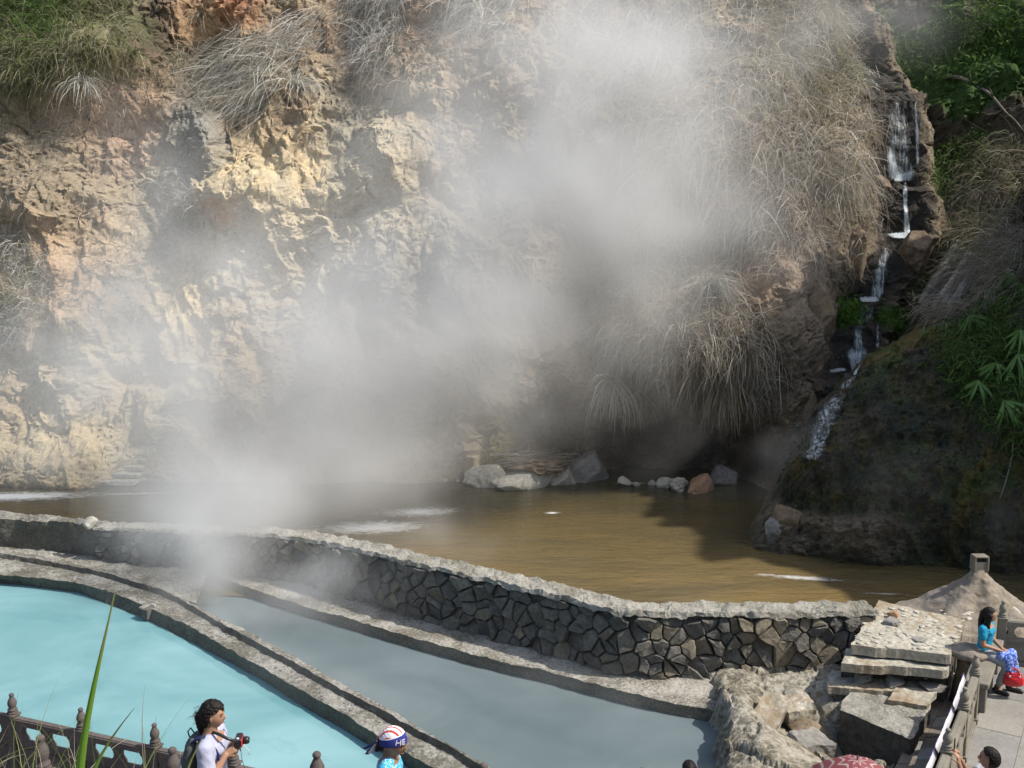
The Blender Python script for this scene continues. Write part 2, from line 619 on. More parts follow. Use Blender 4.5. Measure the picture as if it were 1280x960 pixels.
# ground colour in patches, darker in the cave, hollows and cracks
def blob(px, py, rx, ry, rot=0.0):
    c, s = math.cos(R(rot)), math.sin(R(rot))
    dx, dy = pxs - px, pys - py
    a, b = (dx * c + dy * s) / rx, (-dx * s + dy * c) / ry
    n = 0.45 * fbm(P, 0.9, 3, 61)
    return np.clip(1.35 - np.sqrt(a * a + b * b) + n, 0, 1) ** 0.7


col = np.tile(np.array([0.30, 0.225, 0.145]), (len(P), 1))


def paint(c, k):
    global col
    k = np.clip(k, 0, 1)[:, None]
    col = col * (1 - k) + np.array(c) * k


nA, nB = fbm(P, 0.5, 4, 71), fbm(P, 1.7, 4, 75)
paint((0.40, 0.33, 0.22), 0.6 * sstep(-0.1, 0.5, nA))
paint((0.17, 0.145, 0.10), 0.7 * sstep(0.1, 0.6, nB))
paint((0.46, 0.30, 0.21), 0.7 * blob(140, 150, 70, 60))
paint((0.36, 0.24, 0.15), 0.8 * blob(80, 330, 100, 60))
paint((0.50, 0.40, 0.25), 0.7 * blob(320, 500, 300, 90))
paint((0.52, 0.46, 0.33), 0.9 * blob(560, 320, 160, 80))
paint((0.50, 0.43, 0.30), 0.8 * blob(460, 200, 60, 70))
paint((0.56, 0.43, 0.23), 0.85 * blob(330, 230, 110, 60, -15) * (0.45 + 0.55 * sstep(-0.3, 0.3, fbm(P, 1.3, 4, 66))))
paint((0.52, 0.46, 0.33), 0.5 * blob(300, 300, 160, 90))
paint((0.56, 0.44, 0.24), 0.8 * blob(240, 360, 30, 90, 15))
paint((0.42, 0.20, 0.08), 0.8 * blob(285, 262, 30, 20) * sstep(-0.2, 0.3, nB))
paint((0.50, 0.30, 0.16), 0.8 * blob(260, 20, 50, 40))
paint((0.33, 0.15, 0.08), 0.9 * blob(300, 8, 30, 25))
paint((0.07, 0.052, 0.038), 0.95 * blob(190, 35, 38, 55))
paint((0.23, 0.22, 0.19), 0.95 * blob(238, 160, 36, 60))
paint((0.27, 0.255, 0.22), 0.7 * blob(215, 260, 40, 60))
paint((0.20, 0.185, 0.14), 0.7 * blob(430, 170, 25, 60))
paint((0.26, 0.17, 0.11), 0.8 * blob(470, 30, 110, 40))
paint((0.24, 0.20, 0.14), 0.6 * blob(60, 220, 90, 60))
paint((0.10, 0.12, 0.05), 0.85 * blob(60, 40, 110, 60))
paint((0.50, 0.40, 0.24), 0.9 * blob(110, 560, 110, 40))
paint((0.46, 0.42, 0.34), 0.6 * blob(170, 575, 40, 25))
paint((0.20, 0.155, 0.10), 0.85 * blob(850, 300, 260, 330))
paint((0.27, 0.18, 0.115), 0.8 * blob(960, 330, 70, 80))
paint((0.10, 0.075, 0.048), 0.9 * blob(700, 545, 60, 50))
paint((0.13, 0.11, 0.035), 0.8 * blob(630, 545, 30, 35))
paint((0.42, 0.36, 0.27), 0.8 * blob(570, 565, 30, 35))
paint((0.055, 0.045, 0.033), 0.95 * blob(860, 565, 110, 50))  # cave recess blackened, its shade put into the colour
paint((0.20, 0.165, 0.13), 0.8 * blob(1010, 390, 45, 90))
paint((0.11, 0.085, 0.06), 0.7 * blob(960, 480, 60, 60))
lum_ = col.mean(axis=1, keepdims=True)
col = (lum_ + (col - lum_) * 0.95) * 1.06
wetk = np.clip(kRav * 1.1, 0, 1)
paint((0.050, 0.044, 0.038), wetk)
rk = sstep(0.4, 0.9, kRight)
paint((0.085, 0.07, 0.05), rk * 0.95)
gm = rk * sstep(-0.15, 0.2, fbm(P, 0.45, 3, 81) + 0.9 * np.exp(-((pxs - 1170) / 90) ** 2 - ((pys - 70) / 55) ** 2) + 0.8 * np.exp(-((pxs - 1200) / 50) ** 2 - ((pys - 205) / 25) ** 2) - 0.25)
paint((0.040, 0.085, 0.016), gm * 0.9)
paint((0.04, 0.085, 0.016), 0.9 * np.clip(blob(1060, 393, 16, 12) + blob(1118, 402, 16, 12), 0, 1))
paint((0.09, 0.105, 0.04), 0.7 * blob(1010, 100, 60, 50))
col = col * (1 - 0.3 * (crack * patch)[:, None])
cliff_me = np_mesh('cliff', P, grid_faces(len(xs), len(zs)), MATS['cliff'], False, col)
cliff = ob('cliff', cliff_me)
tag(cliff, 'crumbling tan and ochre cliff face behind the steaming river', kind='structure')
cliff_bvh = BVHTree.FromPolygons(P.tolist(), grid_faces(len(xs), len(zs)).tolist())

# ------------------------------------------------------------------ mossy mound / right hillside
mx_ = np.array([5.9, 6.3, 6.8, 7.4, 8.5, 9.5, 11, 12.5, 14.5, 16.4, 18.0, 20.0, 22.5, 26, 34])
mR = np.array([-.5, 0.2, 1.1, 2.0, 3.1, 3.8, 4.6, 5.5, 7.2, 9.6, 14.5, 19.5, 23.5, 26, 28])  # unseen heights at the far right are shaped to shade the ravine
mYr = np.array([25.0, 25.2, 25.6, 26.0, 27.2, 28.2, 29.2, 30.0, 31.0, 31.6, 31.0, 30.0, 29, 28, 28])
mYf = np.array([24.8, 24.4, 24.1, 23.9, 23.4, 23.1, 22.7, 22.3, 21.8, 21.0, 17.0, 13.5, 13.0, 13, 13])
ux = np.concatenate([np.arange(5.9, 17.5, 0.07), np.arange(17.5, 34, 0.3)])
va = np.linspace(-0.12, 1.0, 150)
UX, VA = np.meshgrid(ux, va, indexing='ij')
ang = VA.ravel() * math.pi * 0.5
UXr = UX.ravel()
Rr, Yr_, Yf_ = np.interp(UXr, mx_, mR), np.interp(UXr, mx_, mYr), np.interp(UXr, mx_, mYf)
Mz = Rr * np.sin(ang) - 0.25
My = Yf_ + (Yr_ - Yf_) * (1 - np.cos(ang)) * (0.9 + 0.1 * np.sin(ang))
MP = np.stack([UXr, My, Mz], 1)
# back side rows falling into the ravine
back = []
for q, dz in ((0.6, 0.35), (1.2, 1.3), (2.0, 3.2), (3.0, 6.0)):
    bb = MP.reshape(len(ux), len(va), 3)[:, -1, :].copy()
    bb[:, 1] += q
    bb[:, 2] -= dz
    back.append(bb)
MP = np.concatenate([MP.reshape(len(ux), len(va), 3), np.stack(back, 1)], 1)
nvm = MP.shape[1]
MP = MP.reshape(-1, 3)
d = 0.42 * fbm(MP, 0.55, 2, 91) + 0.22 * (ridged(MP * np.array([1, 1, 0.6]), 1.1, 3, 93) - 0.6) + 0.07 * fbm(MP, 4.5, 3, 95)
bandk = np.exp(-((MP[:, 2] - 0.25) / 0.55) ** 2) * np.exp(-((MP[:, 0] - 7.6) / 1.9) ** 4)
d = d + bandk * (0.02 + 0.22 * ridged(MP, 1.5, 3, 85) + 0.10 * fbm(MP, 6, 2, 86))
d = d + 0.10 * ridged(np.stack([MP[:, 0] * 2.2, MP[:, 1] * 0.3, MP[:, 2] * 0.35], 1), 1.0, 3, 88) + 0.05 * ridged(MP, 4.0, 3, 89) + 0.03 * fbm(MP, 11.0, 2, 90) - 0.25 * np.exp(-((MP[:, 2] - 0.95) / 0.25) ** 2) * np.exp(-((MP[:, 0] - 7.8) / 2.2) ** 4)
d = d + sstep(16.8, 19, MP[:, 0]) * (1.6 * fbm(MP, 0.35, 2, 401) + 1.1 * fbm(MP, 1.0, 2, 402))  # unseen hill roughened so that its cast shadow edge is ragged
edge = sstep(5.9, 7.0, MP[:, 0])
MP[:, 1] -= d * 0.8 * edge
MP[:, 2] += d * 0.5 * edge
MP[:, 0] -= d * 0.4
mc = np.tile(np.array([0.058, 0.050, 0.034]), (len(MP), 1))
pxs, pys = to_px(MP)
P_save = P
P = MP
col = mc
mn1, mn2 = fbm(MP, 0.8, 4, 97), fbm(MP * np.array([1.5, 1.5, 0.35]), 1.2, 4, 99)
paint((0.030, 0.036, 0.024), sstep(0, .4, mn1))
paint((0.075, 0.10, 0.03), 0.4 * sstep(0.1, 0.5, fbm(MP, 1.0, 3, 103)))
paint((0.075, 0.06, 0.022), 0.8 * sstep(0.05, 0.4, mn2))
paint((0.13, 0.095, 0.015), 0.75 * sstep(0.15, 0.4, mn2) * (blob(1040, 590, 60, 50) + blob(1190, 600, 60, 50)))
paint((0.16, 0.11, 0.03), 0.8 * blob(1130, 425, 90, 16, -18))
paint((0.05, 0.09, 0.018), 0.85 * blob(1170, 420, 130, 26, -22) * sstep(-.2, .2, mn1))
paint((0.04, 0.08, 0.015), 0.85 * np.clip(blob(1260, 400, 60, 60) + blob(1200, 600, 60, 18), 0, 1) * sstep(-.3, .2, mn1))
paint((0.16, 0.13, 0.09), 0.9 * np.clip(bandk * 1.3, 0, 1))
paint((0.30, 0.28, 0.24), 0.6 * blob(1220, 340, 60, 14, -28))
paint((0.05, 0.05, 0.03), sstep(16.5, 19, MP[:, 0]))
mound = ob('hillside', np_mesh('hillside', MP, grid_faces(len(ux), nvm), MATS['mound'], False, col))
tag(mound, 'dark mossy mound and hillside at the right of the river', kind='structure')
mound_bvh = BVHTree.FromPolygons(MP.tolist(), grid_faces(len(ux), nvm).tolist())
P = P_save


def hit(px, py, which=None):
    dr = PY(px, py, 30) - Vector((0, 0, CAM_H))
    dr.normalize()
    best = None
    for b in ([cliff_bvh, mound_bvh] if which is None else [which]):
        loc, nor, idx, dist = b.ray_cast(Vector((0, 0, CAM_H)), dr, 200)
        if loc is not None and (best is None or dist < best[2]):
            if nor.dot(dr) > 0:
                nor = -nor
            best = (loc, nor, dist)
    return best


# ------------------------------------------------------------------ water (setting)
RIV, BLUE, GREY = -0.2, -0.3, -0.225


def flat(name, pts, z, mat, kind='structure', label=None):
    bm = bmesh.new()
    vs = [bm.verts.new((p[0], p[1], z)) for p in pts]
    bm.faces.new(vs)
    bmesh.ops.recalc_face_normals(bm, faces=bm.faces)
    for f in bm.faces:
        if f.normal.z < 0:
            f.normal_flip()
    o = bm_ob(name, bm, mat)
    tag(o, label, kind=kind)
    return o


f1, f2, f3, f4, f5 = PZ(30, 621, RIV), PZ(460, 659, RIV), PZ(520, 640, RIV), PZ(1000, 722, RIV), PZ(800, 602, RIV)
water_mat('river', (0.062, 0.056, 0.034), (0.19, 0.132, 0.052), 0.17, 0.12, 2.4, 0.06, 0.8, (0.6, 1.7, 1),
          foam=[(f1.x - 0.6, f1.y, 3.8, 0.8, 0.10, 0.60), (PZ(170, 617, RIV).x, PZ(170, 617, RIV).y, 2.4, 0.3, 0.1, 0.74), (f2.x, f2.y, 2.0, 0.9, 0.1, 0.60), (f3.x, f3.y, 1.9, 0.8, 0.1, 0.66), (PZ(690, 641, RIV).x, PZ(690, 641, RIV).y, 0.35, 0.2, 0.1, 0.66), (PZ(790, 604, RIV).x, PZ(790, 604, RIV).y, 1.0, 0.25, 0.1, 0.72),
                (f4.x, f4.y, 2.4, 0.35, -0.22, 0.76), (PZ(1100, 742, RIV).x, PZ(1100, 742, RIV).y, 1.5, 0.1, -0.1, 0.78)],
          c3=(0.20, 0.145, 0.065))
water_mat('blue_water', (0.10, 0.245, 0.27), (0.215, 0.385, 0.41), 0.22, 0.12, 3.0, 0.008, 0.25, (1, 1.3, 1), c3=(0.15, 0.30, 0.315))  # milky tone varies; the darker patches also stand in for reflections
water_mat('grey_water', (0.10, 0.135, 0.142), (0.145, 0.18, 0.188), 0.3, 0.1, 3.0, 0.008, 0.25, (1, 1.3, 1))
river = flat('river', [(-45, 22.6), (-13.5, 22.3), (-9.5, 21.5), (-6, 20.9), (-4.6, 20.7), (1.8, 17.2), (6.4, 17.0), (9.3, 17.6), (40, 17.6), (40, 36), (-45, 36)], RIV, MATS['river'], label='shallow brown river flowing below the cliff')

# divider wall lines (photo -> ground plan)
TOPZ = -0.05
d_contact = [(-120, 720), (-60, 725), (0, 729), (40, 733), (98, 741), (144, 759), (181, 773), (235, 801), (292, 831), (336, 855), (360, 872), (410, 901), (458, 929), (520, 965), (600, 1010), (700, 1065)]
d_face = [(-120, 710), (-60, 715), (0, 719), (40, 722), (98, 729), (144, 742), (181, 757), (235, 782), (292, 815), (336, 840), (388, 869), (435, 896), (457, 911), (520, 948), (600, 994), (700, 1050)]
d_curb = [(-120, 690), (-60, 694), (0, 697), (70, 710), (130, 722), (165, 733), (200, 744), (218, 752), (289, 794), (369, 838), (430, 873), (485, 902), (547, 935), (600, 966), (720, 1030)]
d_back = [(-120, 678), (-60, 682), (0, 686), (70, 699), (130, 714), (165, 724), (200, 736), (225, 746), (255, 762), (336, 803), (430, 856), (500, 894), (560, 930), (620, 962), (740, 1024)]
Lc = [PZ(a, b, BLUE) for a, b in d_contact]
Lf = [PZ(a, b, TOPZ) for a, b in d_face]
Lk0 = [PZ(a, b, TOPZ) for a, b in d_curb]
Lk1 = [p + Vector((0.02, 0.02, 0.11)) for p in Lk0]
Lb1 = [PZ(a, b, TOPZ + 0.11) for a, b in d_back]
Lb0 = [p + Vector((0.05, 0.05, -0.6)) for p in Lb1]
Lc0 = [p + Vector((0, 0, -0.5)) for p in Lc]
dv = loft('divider_wall', [Lc0, Lc, Lf, Lk0, Lk1, Lb1, Lb0], 520, [2, 5, 12, 3, 6, 4], MATS['concrete_dark'], None, 0.022, 3.5, 3)
tag(dv, 'long low crusted concrete wall dividing the turquoise pool from the grey pool', 'wall')
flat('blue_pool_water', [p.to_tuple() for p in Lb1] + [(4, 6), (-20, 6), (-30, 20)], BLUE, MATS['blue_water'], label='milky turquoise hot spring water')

# ledge
lfr = [(200, 700), (260, 716), (316, 737), (370, 755), (420, 769), (504, 794), (601, 821), (689, 841), (789, 868), (850, 880), (893, 888)]
lct = [(p[0], p[1] + 8 + 5 * k / 10) for k, p in enumerate(lfr)]
lbk = [(200, 690), (260, 700), (316, 706), (370, 716), (420, 736), (537, 773), (635, 800), (722, 822), (783, 838), (850, 840), (935, 852)]
A0 = [PZ(a, b, -0.02) for a, b in lfr]
Ab = [p + Vector((0.0, 0.25, 0.03)) for p in [PZ(a, b, 0) for a, b in lbk]]
Aw = [Vector((p.x, p.y - 0.02, -0.6)) for p in A0]
led = loft('pool_ledge', [Aw, A0, Ab], 420, [6, 16], MATS['crusted'], None, 0.03, 2.6, 8)
tag(led, 'pale crusted ledge along the foot of the rubble stone wall', kind='structure')
ABs = resample(Ab, 30)
flat('grey_pool_water', [p.to_tuple() for p in Lb1[4:]] + [(4.0, 11.0), (4.6, 14.2), (4.4, 16.4), (1.8, 16.9), (-3.0, 19.9), (-5.2, 21.4), (-9.8, 21.9)], GREY, MATS['grey_water'], label='steaming grey green water of the hot pool')

# ------------------------------------------------------------------ ground sheets
gz = -0.75
gr = flat('ground', [(-60, -20), (60, -20), (60, 19.4), (60, 60), (-60, 60)], gz, MATS['soil'], label='dark earth bed below the pools')

# ------------------------------------------------------------------ rubble stone wall
WT = 1.15
wtop = [(120, 661), (180, 664), (250, 666), (320, 667), (372, 669), (420, 679), (521, 705), (621, 727), (722, 751), (770, 765), (800, 768), (850, 767), (967, 768), (1096, 766)]
whs = [0.78, 0.82, 0.92, 1.02, 1.10] + [WT] * 9
WF = smooth_line(resample([Vector((p.x, p.y, 0)) for p in [PZ(a, b, h_) for (a, b), h_ in zip(wtop, whs)]], 240), 20)
seg = np.linalg.norm(np.diff(WF, axis=0), axis=1)
WS = np.concatenate([[0], np.cumsum(seg)])
WLEN = WS[-1]


def wall_pt(s, h, off=0.0):
    x = np.interp(s, WS, WF[:, 0]); y = np.interp(s, WS, WF[:, 1])
    e = 0.05
    tx = np.interp(s + e, WS, WF[:, 0]) - np.interp(s - e, WS, WF[:, 0])
    ty = np.interp(s + e, WS, WF[:, 1]) - np.interp(s - e, WS, WF[:, 1])
    l = math.hypot(tx, ty) or 1
    nx, ny = ty / l, -tx / l            # outward, towards the pools
    h = h * (0.68 + 0.32 * min(1.0, s / 7.5))
    return Vector((x + nx * off, y + ny * off, h))


random.seed(4)
wall = empty('rubble_wall', wall_pt(WLEN / 2, 0, -0.25))
tag(wall, 'rubble stone retaining wall with a white crusted top between river and grey pool', 'stone wall')
wall.location = (0, 0, 0)
ss = np.linspace(0, WLEN, 260)
rows = [[wall_pt(s, -0.1, -0.05) for s in ss], [wall_pt(s, WT - 0.03, -0.05) for s in ss], [wall_pt(s, WT - 0.03, -0.44) for s in ss], [wall_pt(s, -0.6, -0.44) for s in ss]]
loft('core', rows, 300, [10, 2, 4], MATS['mortar'], wall, 0.02, 3, 2, soften=0)
rows = [[wall_pt(s, WT - 0.05, -0.10) for s in ss], [wall_pt(s, WT - 0.055, 0.05) for s in ss], [wall_pt(s, WT + 0.025, 0.02) for s in ss], [wall_pt(s, WT + 0.04, -0.46) for s in ss], [wall_pt(s, WT - 0.12, -0.48) for s in ss]]
loft('coping', rows, 600, [1, 3, 10, 2], MATS['coping'], wall, 0.045, 4, 12, soften=0)
# voronoi stones
cell_w, cell_h = 0.245, 0.27
pts = []
rowsn = 5
hh = WT - 0.06
for r_ in range(-1, rowsn + 1):
    n_ = int(WLEN / cell_w)
    for k in range(-1, n_ + 1):
        if random.random() < 0.22:
            continue
        s = (k + 0.5 + 0.5 * (r_ % 2) + random.uniform(-0.5, 0.5)) * cell_w
        h = (r_ + 0.5 + random.uniform(-0.48, 0.48)) * hh / rowsn
        pts.append((s, h, 0 <= r_ < rowsn))


def clip(poly, a, b, c):
    """keep a*x+b*y<=c"""
    out = []
    for i in range(len(poly)):
        p, q = poly[i], poly[(i + 1) % len(poly)]
        dp, dq = a * p[0] + b * p[1] - c, a * q[0] + b * q[1] - c
        if dp <= 0:
            out.append(p)
        if dp * dq < 0:
            t_ = dp / (dp - dq)
            out.append((p[0] + t_ * (q[0] - p[0]), p[1] + t_ * (q[1] - p[1])))
    return out


def rough_poly(poly):
    o = []
    for i in range(len(poly)):
        p, q = poly[i], poly[(i + 1) % len(poly)]
        o.append(p)
        L = math.hypot(q[0] - p[0], q[1] - p[1])
        if L > 0.12:
            j = random.uniform(-0.022, 0.022)
            o.append(((p[0] + q[0]) / 2 + j, (p[1] + q[1]) / 2 + j))
    return o


for i, (s, h, real) in enumerate(pts):
    if not real and not (0 < h < hh):
        continue
    poly = [(max(0, s - 0.45), max(0.0, h - 0.4)), (min(WLEN, s + 0.45), max(0.0, h - 0.4)), (min(WLEN, s + 0.45), min(hh, h + 0.4)), (max(0, s - 0.45), min(hh, h + 0.4))]
    for j, (s2, h2, _r) in enumerate(pts):
        if j == i or abs(s2 - s) > 0.95 or abs(h2 - h) > 0.9:
            continue
        a, b = s2 - s, h2 - h
        l = math.hypot(a, b)
        c = (a * (s + s2) / 2 + b * (h + h2) / 2) - 0.009 * l
        poly = clip(poly, a, b, c)
        if len(poly) < 3:
            break
    if len(poly) < 3:
        continue
    cs, ch = sum(p[0] for p in poly) / len(poly), sum(p[1] for p in poly) / len(poly)
    wid = max(p[0] for p in poly) - min(p[0] for p in poly)
    if wid < 0.09:
        continue
    poly = rough_poly(poly)
    prot = random.uniform(0.0, 0.10)
    tilt_s, tilt_h = random.uniform(-0.28, 0.28), random.uniform(-0.35, 0.2)
    bm = bmesh.new()
    cen = wall_pt(cs, ch, 0)

    def ringv(k, off, til):
        return [bm.verts.new(wall_pt(cs + (p[0] - cs) * k, ch + (p[1] - ch) * k, off + til * (tilt_s * (p[0] - cs) + tilt_h * (p[1] - ch)) + random.uniform(-.012, .012)) - cen) for p in poly]
    rg = [ringv(1.0, -0.08, 0), ringv(0.99, prot * 0.45, 0.5), ringv(0.87, prot, 1.0)]
    n_ = len(poly)
    for a, b in zip(rg, rg[1:]):
        for k in range(n_):
            bm.faces.new((a[k], a[(k + 1) % n_], b[(k + 1) % n_], b[k]))
    cv = bm.verts.new(wall_pt(cs, ch, prot + random.uniform(-0.005, 0.02)) - cen)
    for k in range(n_):
        bm.faces.new((rg[-1][k], rg[-1][(k + 1) % n_], cv))
    bmesh.ops.recalc_face_normals(bm, faces=bm.faces)
    bm_ob('stone', bm, MATS['wall_stone_tan' if random.random() < 0.14 + 0.25 * (cs > WLEN * 0.75) else 'wall_stone'], wall, False, cen)

# left continuation of the wall (low, crusted, half hidden by steam)
lw_top = [(-140, 638), (-60, 643), (0, 648), (60, 652), (100, 657), (128, 661)]
rowsL = [[PZ(a, b, 0.75) for a, b in lw_top]]
rowsL = [[p + Vector((0, 0, -1.3)) for p in rowsL[0]], rowsL[0], [p + Vector((0, 0.5, 0.0)) for p in rowsL[0]], [p + Vector((0, 0.55, -1.3)) for p in rowsL[0]]]
o = loft('retaining_wall', rowsL, 220, [12, 6, 3], MATS['concrete_dark'], None, 0.06, 2.0, 20)
# close the right-hand end
tag(o, 'dark concrete retaining wall with white crust at the far left of the river', 'wall')
# crusted apron between divider and left walls
ap = [(-140, 662), (0, 668), (70, 676), (130, 690), (200, 704), (260, 712)]
apb = [(-120, 682), (0, 690), (70, 702), (130, 717), (200, 738), (245, 756)]
a0 = [PZ(a, b, 0.02) for a, b in ap]
a1 = [PZ(a, b, 0.02) for a, b in apb]
o = loft('crusted_apron', [a1, a0, [p + Vector((0, 0.8, 0.15)) for p in a0]], 260, [14, 6], MATS['crusted'], None, 0.06, 1.8, 30)
tag(o, 'white mineral crusted apron beside the channel', kind='structure')

# ------------------------------------------------------------------ rock bank at the right end of the grey pool
bx = np.arange(2.4, 9.4, 0.035)
by = np.arange(10.6, 17.6, 0.035)
BX, BY = np.meshgrid(bx, by, indexing='ij')
x, y = BX.ravel(), BY.ravel()
Pb = np.stack([x, y, np.zeros_like(x)], 1)
e0 = PZ(893, 888, 0)
xl = np.interp(y, [10, 12.5, 13.6, 14.4, 15.0, 15.5, 16.0, 18], [2.45, 2.55, 2.72, 2.92, 2.98, 3.05, 3.1, 3.1])
xl = xl + 0.20 * fbm(Pb, 1.4, 3, 3)
rise = sstep(-0.02, 0.38, x - xl)
h = 0.16 * rise + 0.10 * sstep(0.0, 0.7, x - xl - 0.2)
bas = PZ(985, 905, 0)
h = h - 0.34 * np.exp(-((x - bas.x) / 0.9) ** 2 - ((y - bas.y) / 0.8) ** 2)
h = h + 0.34 * np.exp(-((x - 3.55) / 0.45) ** 2 - ((y - 14.4) / 1.1) ** 2) + 0.16 * np.exp(-((x - 3.3) / 0.6) ** 2 - ((y - 13.0) / 0.8) ** 2)
cel = np.floor(2.2 * fbm(Pb, 0.9, 2, 27) * 2) / 4.4
_bx, _by = x + 0.10 * fbm(Pb, 2.5, 3, 301), y + 0.10 * fbm(Pb, 2.5, 3, 302)
ga, gja = facets(_bx, _by, 0.85, 3)
gb_, gjb = facets(_bx, _by, 0.24, 8)
h = h + (0.10 * fbm(Pb, 0.9, 2, 7) + 0.06 * cel + 0.12 * ga + 0.022 * gb_ - 0.07 * np.exp(-gja / 0.07) - 0.02 * np.exp(-gjb / 0.1) + 0.012 * ridged(Pb, 3.0, 3, 9) - 0.01 + 0.012 * fbm(Pb, 8, 3, 14)) * rise
cb = PZ(1082, 945, -0.2)
h = h - 0.75 * np.exp(-(((x - cb.x) * 0.85 + (y - cb.y) * 0.5) / 0.75) ** 2 - (((y - cb.y) * 0.85 - (x - cb.x) * 0.5) / 0.5) ** 2)
_q0, _q1 = PZ(1100, 985, .1), PZ(1172, 860, .1)
_dx, _dy = _q1.x - _q0.x, _q1.y - _q0.y
_sd = ((x - _q0.x) * _dy - (y - _q0.y) * _dx) / math.hypot(_dx, _dy)
h = h - 0.75 * sstep(-0.10, 0.12, _sd) * sstep(15.9, 15.2, y)
h = h - 0.75 * (1 - rise)
hb = ob('rock_bank', np_mesh('rock_bank', np.stack([x, y, h], 1), grid_faces(len(bx), len(by)), MATS['bank'], False))
tag(hb, 'lumpy brown rock bank at the end of the grey pool', kind='structure')


def hb_z(px_, py_):
    return PZ(px_, py_, 0.1)


# faceted rocks
def rock_me(name, mat, size=(1, 1, 1), seed=0, sub=4, cuts=12, amp=0.30):
    bm = bmesh.new()
    bmesh.ops.create_icosphere(bm, subdivisions=sub, radius=1)
    rr = random.Random(seed)
    pl = []
    for _ in range(cuts):
        n = Vector((rr.gauss(0, 1), rr.gauss(0, 1), rr.gauss(0, 1))).normalized()
        pl.append((n, rr.uniform(0.55, 0.85)))
    co = np.array([v.co[:] for v in bm.verts])
    nn = fbm(co + seed * 3.7, 1.6, 3, seed)
    n2 = ridged(co + seed * 1.7, 3.2, 3, seed + 4)
    for v, q, q2 in zip(bm.verts, nn, n2):
        v.co *= 1 + amp * q + 0.07 * q2
        for n, d_ in pl:
            k = v.co.dot(n) - d_
            if k > 0:
                v.co -= n * k * 0.85
    for v in bm.verts:
        v.co = Vector((v.co.x * size[0], v.co.y * size[1], v.co.z * size[2]))
    me = bpy.data.meshes.new(name)
    bm.to_mesh(me)
    bm.free()
    me.materials.append(mat)
    return me


def px_m(p):
    d = p.y * _c + (CAM_H - p.z) * _s
    return FPX / d


def boulder(px_, py_, wpx, hpx, z, mat, label, group=None, seed=0, name='boulder', Y=None, depth=1.0, cat='rock'):
    p = PZ(px_, py_, z) if Y is None else PY(px_, py_, Y)
    k = px_m(p)
    me = rock_me(name, MATS[mat], (wpx / k / 1.5, wpx / k / 1.5 * depth, hpx / k / 1.5), seed)
    o = ob(name, me, None, p)
    o.rotation_euler = (0, 0, (seed * 1.7) % 0.7 - 0.35)
    tag(o, label, cat, group)
    return o


# rocks along the far bank below the cave
far = [(612, 596, 34, 26, 'rock_pale', 'pale faceted rock at the left end of the debris pile'),
       (650, 597, 46, 28, 'rock_pale', 'widest whitish rock in front of the twig pile'),
       (676, 592, 30, 24, 'rock_pale', 'whitish rock right of the widest pale rock'),
       (702, 595, 24, 18, 'rock_pale', 'small pale rock between the pile and the grey boulder'),
       (732, 588, 38, 30, 'rock_grey', 'large grey boulder at the right end of the debris pile'),
       (592, 580, 20, 24, 'rock_grey', 'bluish grey upright rock at the left of the pile'),
       (875, 608, 28, 22, 'rock_red', 'orange tan rock at the water edge under the cave'),
       (848, 607, 18, 14, 'rock_pale', 'light rock just left of the orange rock'),
       (829, 604, 15, 12, 'rock_pale', 'small light stone second left of the orange rock'),
       (780, 602, 14, 8, 'rock_pale', 'single flat stone in the water below the cave mouth'),
       (905, 598, 30, 22, 'rock_grey', 'dark grey rock right of the orange rock')]
for i, (a, b, w_, h_, m_, l_) in enumerate(far):
    q_ = 1.35 if i < 6 else 1.1
    boulder(a, b + (4 if i < 6 else 0), w_ * q_, h_ * q_, RIV + 0.12, m_, l_, 'rocks along the far bank', i + 3)
rr4 = random.Random(77)
_ord = ['one', 'two', 'three', 'four', 'five', 'six', 'seven', 'eight', 'nine']
for i in range(16):
    a = (575 + i * 11) if i < 9 else (795 + (i - 9) * 20)
    b = rr4.uniform(597, 601) if i < 9 else rr4.uniform(602, 606)
    w_ = rr4.uniform(9, 17) if i < 9 else rr4.uniform(6, 11)
    boulder(a, b, w_, w_ * 0.7, RIV + 0.04, rr4.choice(['rock_pale', 'rock_grey', 'rock_brown', 'rock_pale']), ('small water worn stone counting %s from the left under the twig pile' % _ord[i]) if i < 9 else ('small stone counting %s from the left along the waterline below the cave' % _ord[i - 9]), 'small stones along the far bank', 200 + i, 'small_rock', cat='stone')
near = [(966, 662, 20, 32, 'rock_grey', 'grey upright rock at the foot of the mossy mound'),
        (985, 650, 26, 36, 'rock_brown', 'brown blocky rock above the grey rock at the mound foot'),
        (1000, 682, 44, 26, 'rock_brown', 'broad tan rock at the waterline beneath the mound'),
        (1035, 688, 38, 20, 'rock_brown', 'low tan rock beside the broad one at the waterline'),
        (1072, 692, 40, 22, 'rock_grey', 'rightmost tan grey rock along the mound foot')]
for i, (a, b, w_, h_, m_, l_) in enumerate(near):
    q = PZ(a, 694, RIV)
    boulder(a, b, w_, h_, 0, m_, l_, 'rocks at the foot of the mossy mound', i + 30, Y=PZ(a, 688, RIV).y + 0.1)
# gully rocks
gul = [(1068, 322, 26, 60, 'rock_brown', 'tall brown rock left of the third fall'), (1145, 312, 34, 50, 'rock_brown', 'slanted brown rock right of the third fall'),
       (1022, 395, 38, 56, 'rock_brown', 'bulging weathered rock left of the lower cascade'), (1100, 232, 24, 24, 'rock_brown', 'brown rock left of the thin middle fall'),
       (1006, 508, 22, 46, 'rock_brown', 'rounded brown rock beside the lowest cascade')]
for i, (a, b, w_, h_, m_, l_) in enumerate(gul):
    hh_ = hit(a, b)
    boulder(a, b, w_, h_, 0, m_, l_, 'rocks in the waterfall gully', i + 50, Y=hh_[0].y + 0.22)
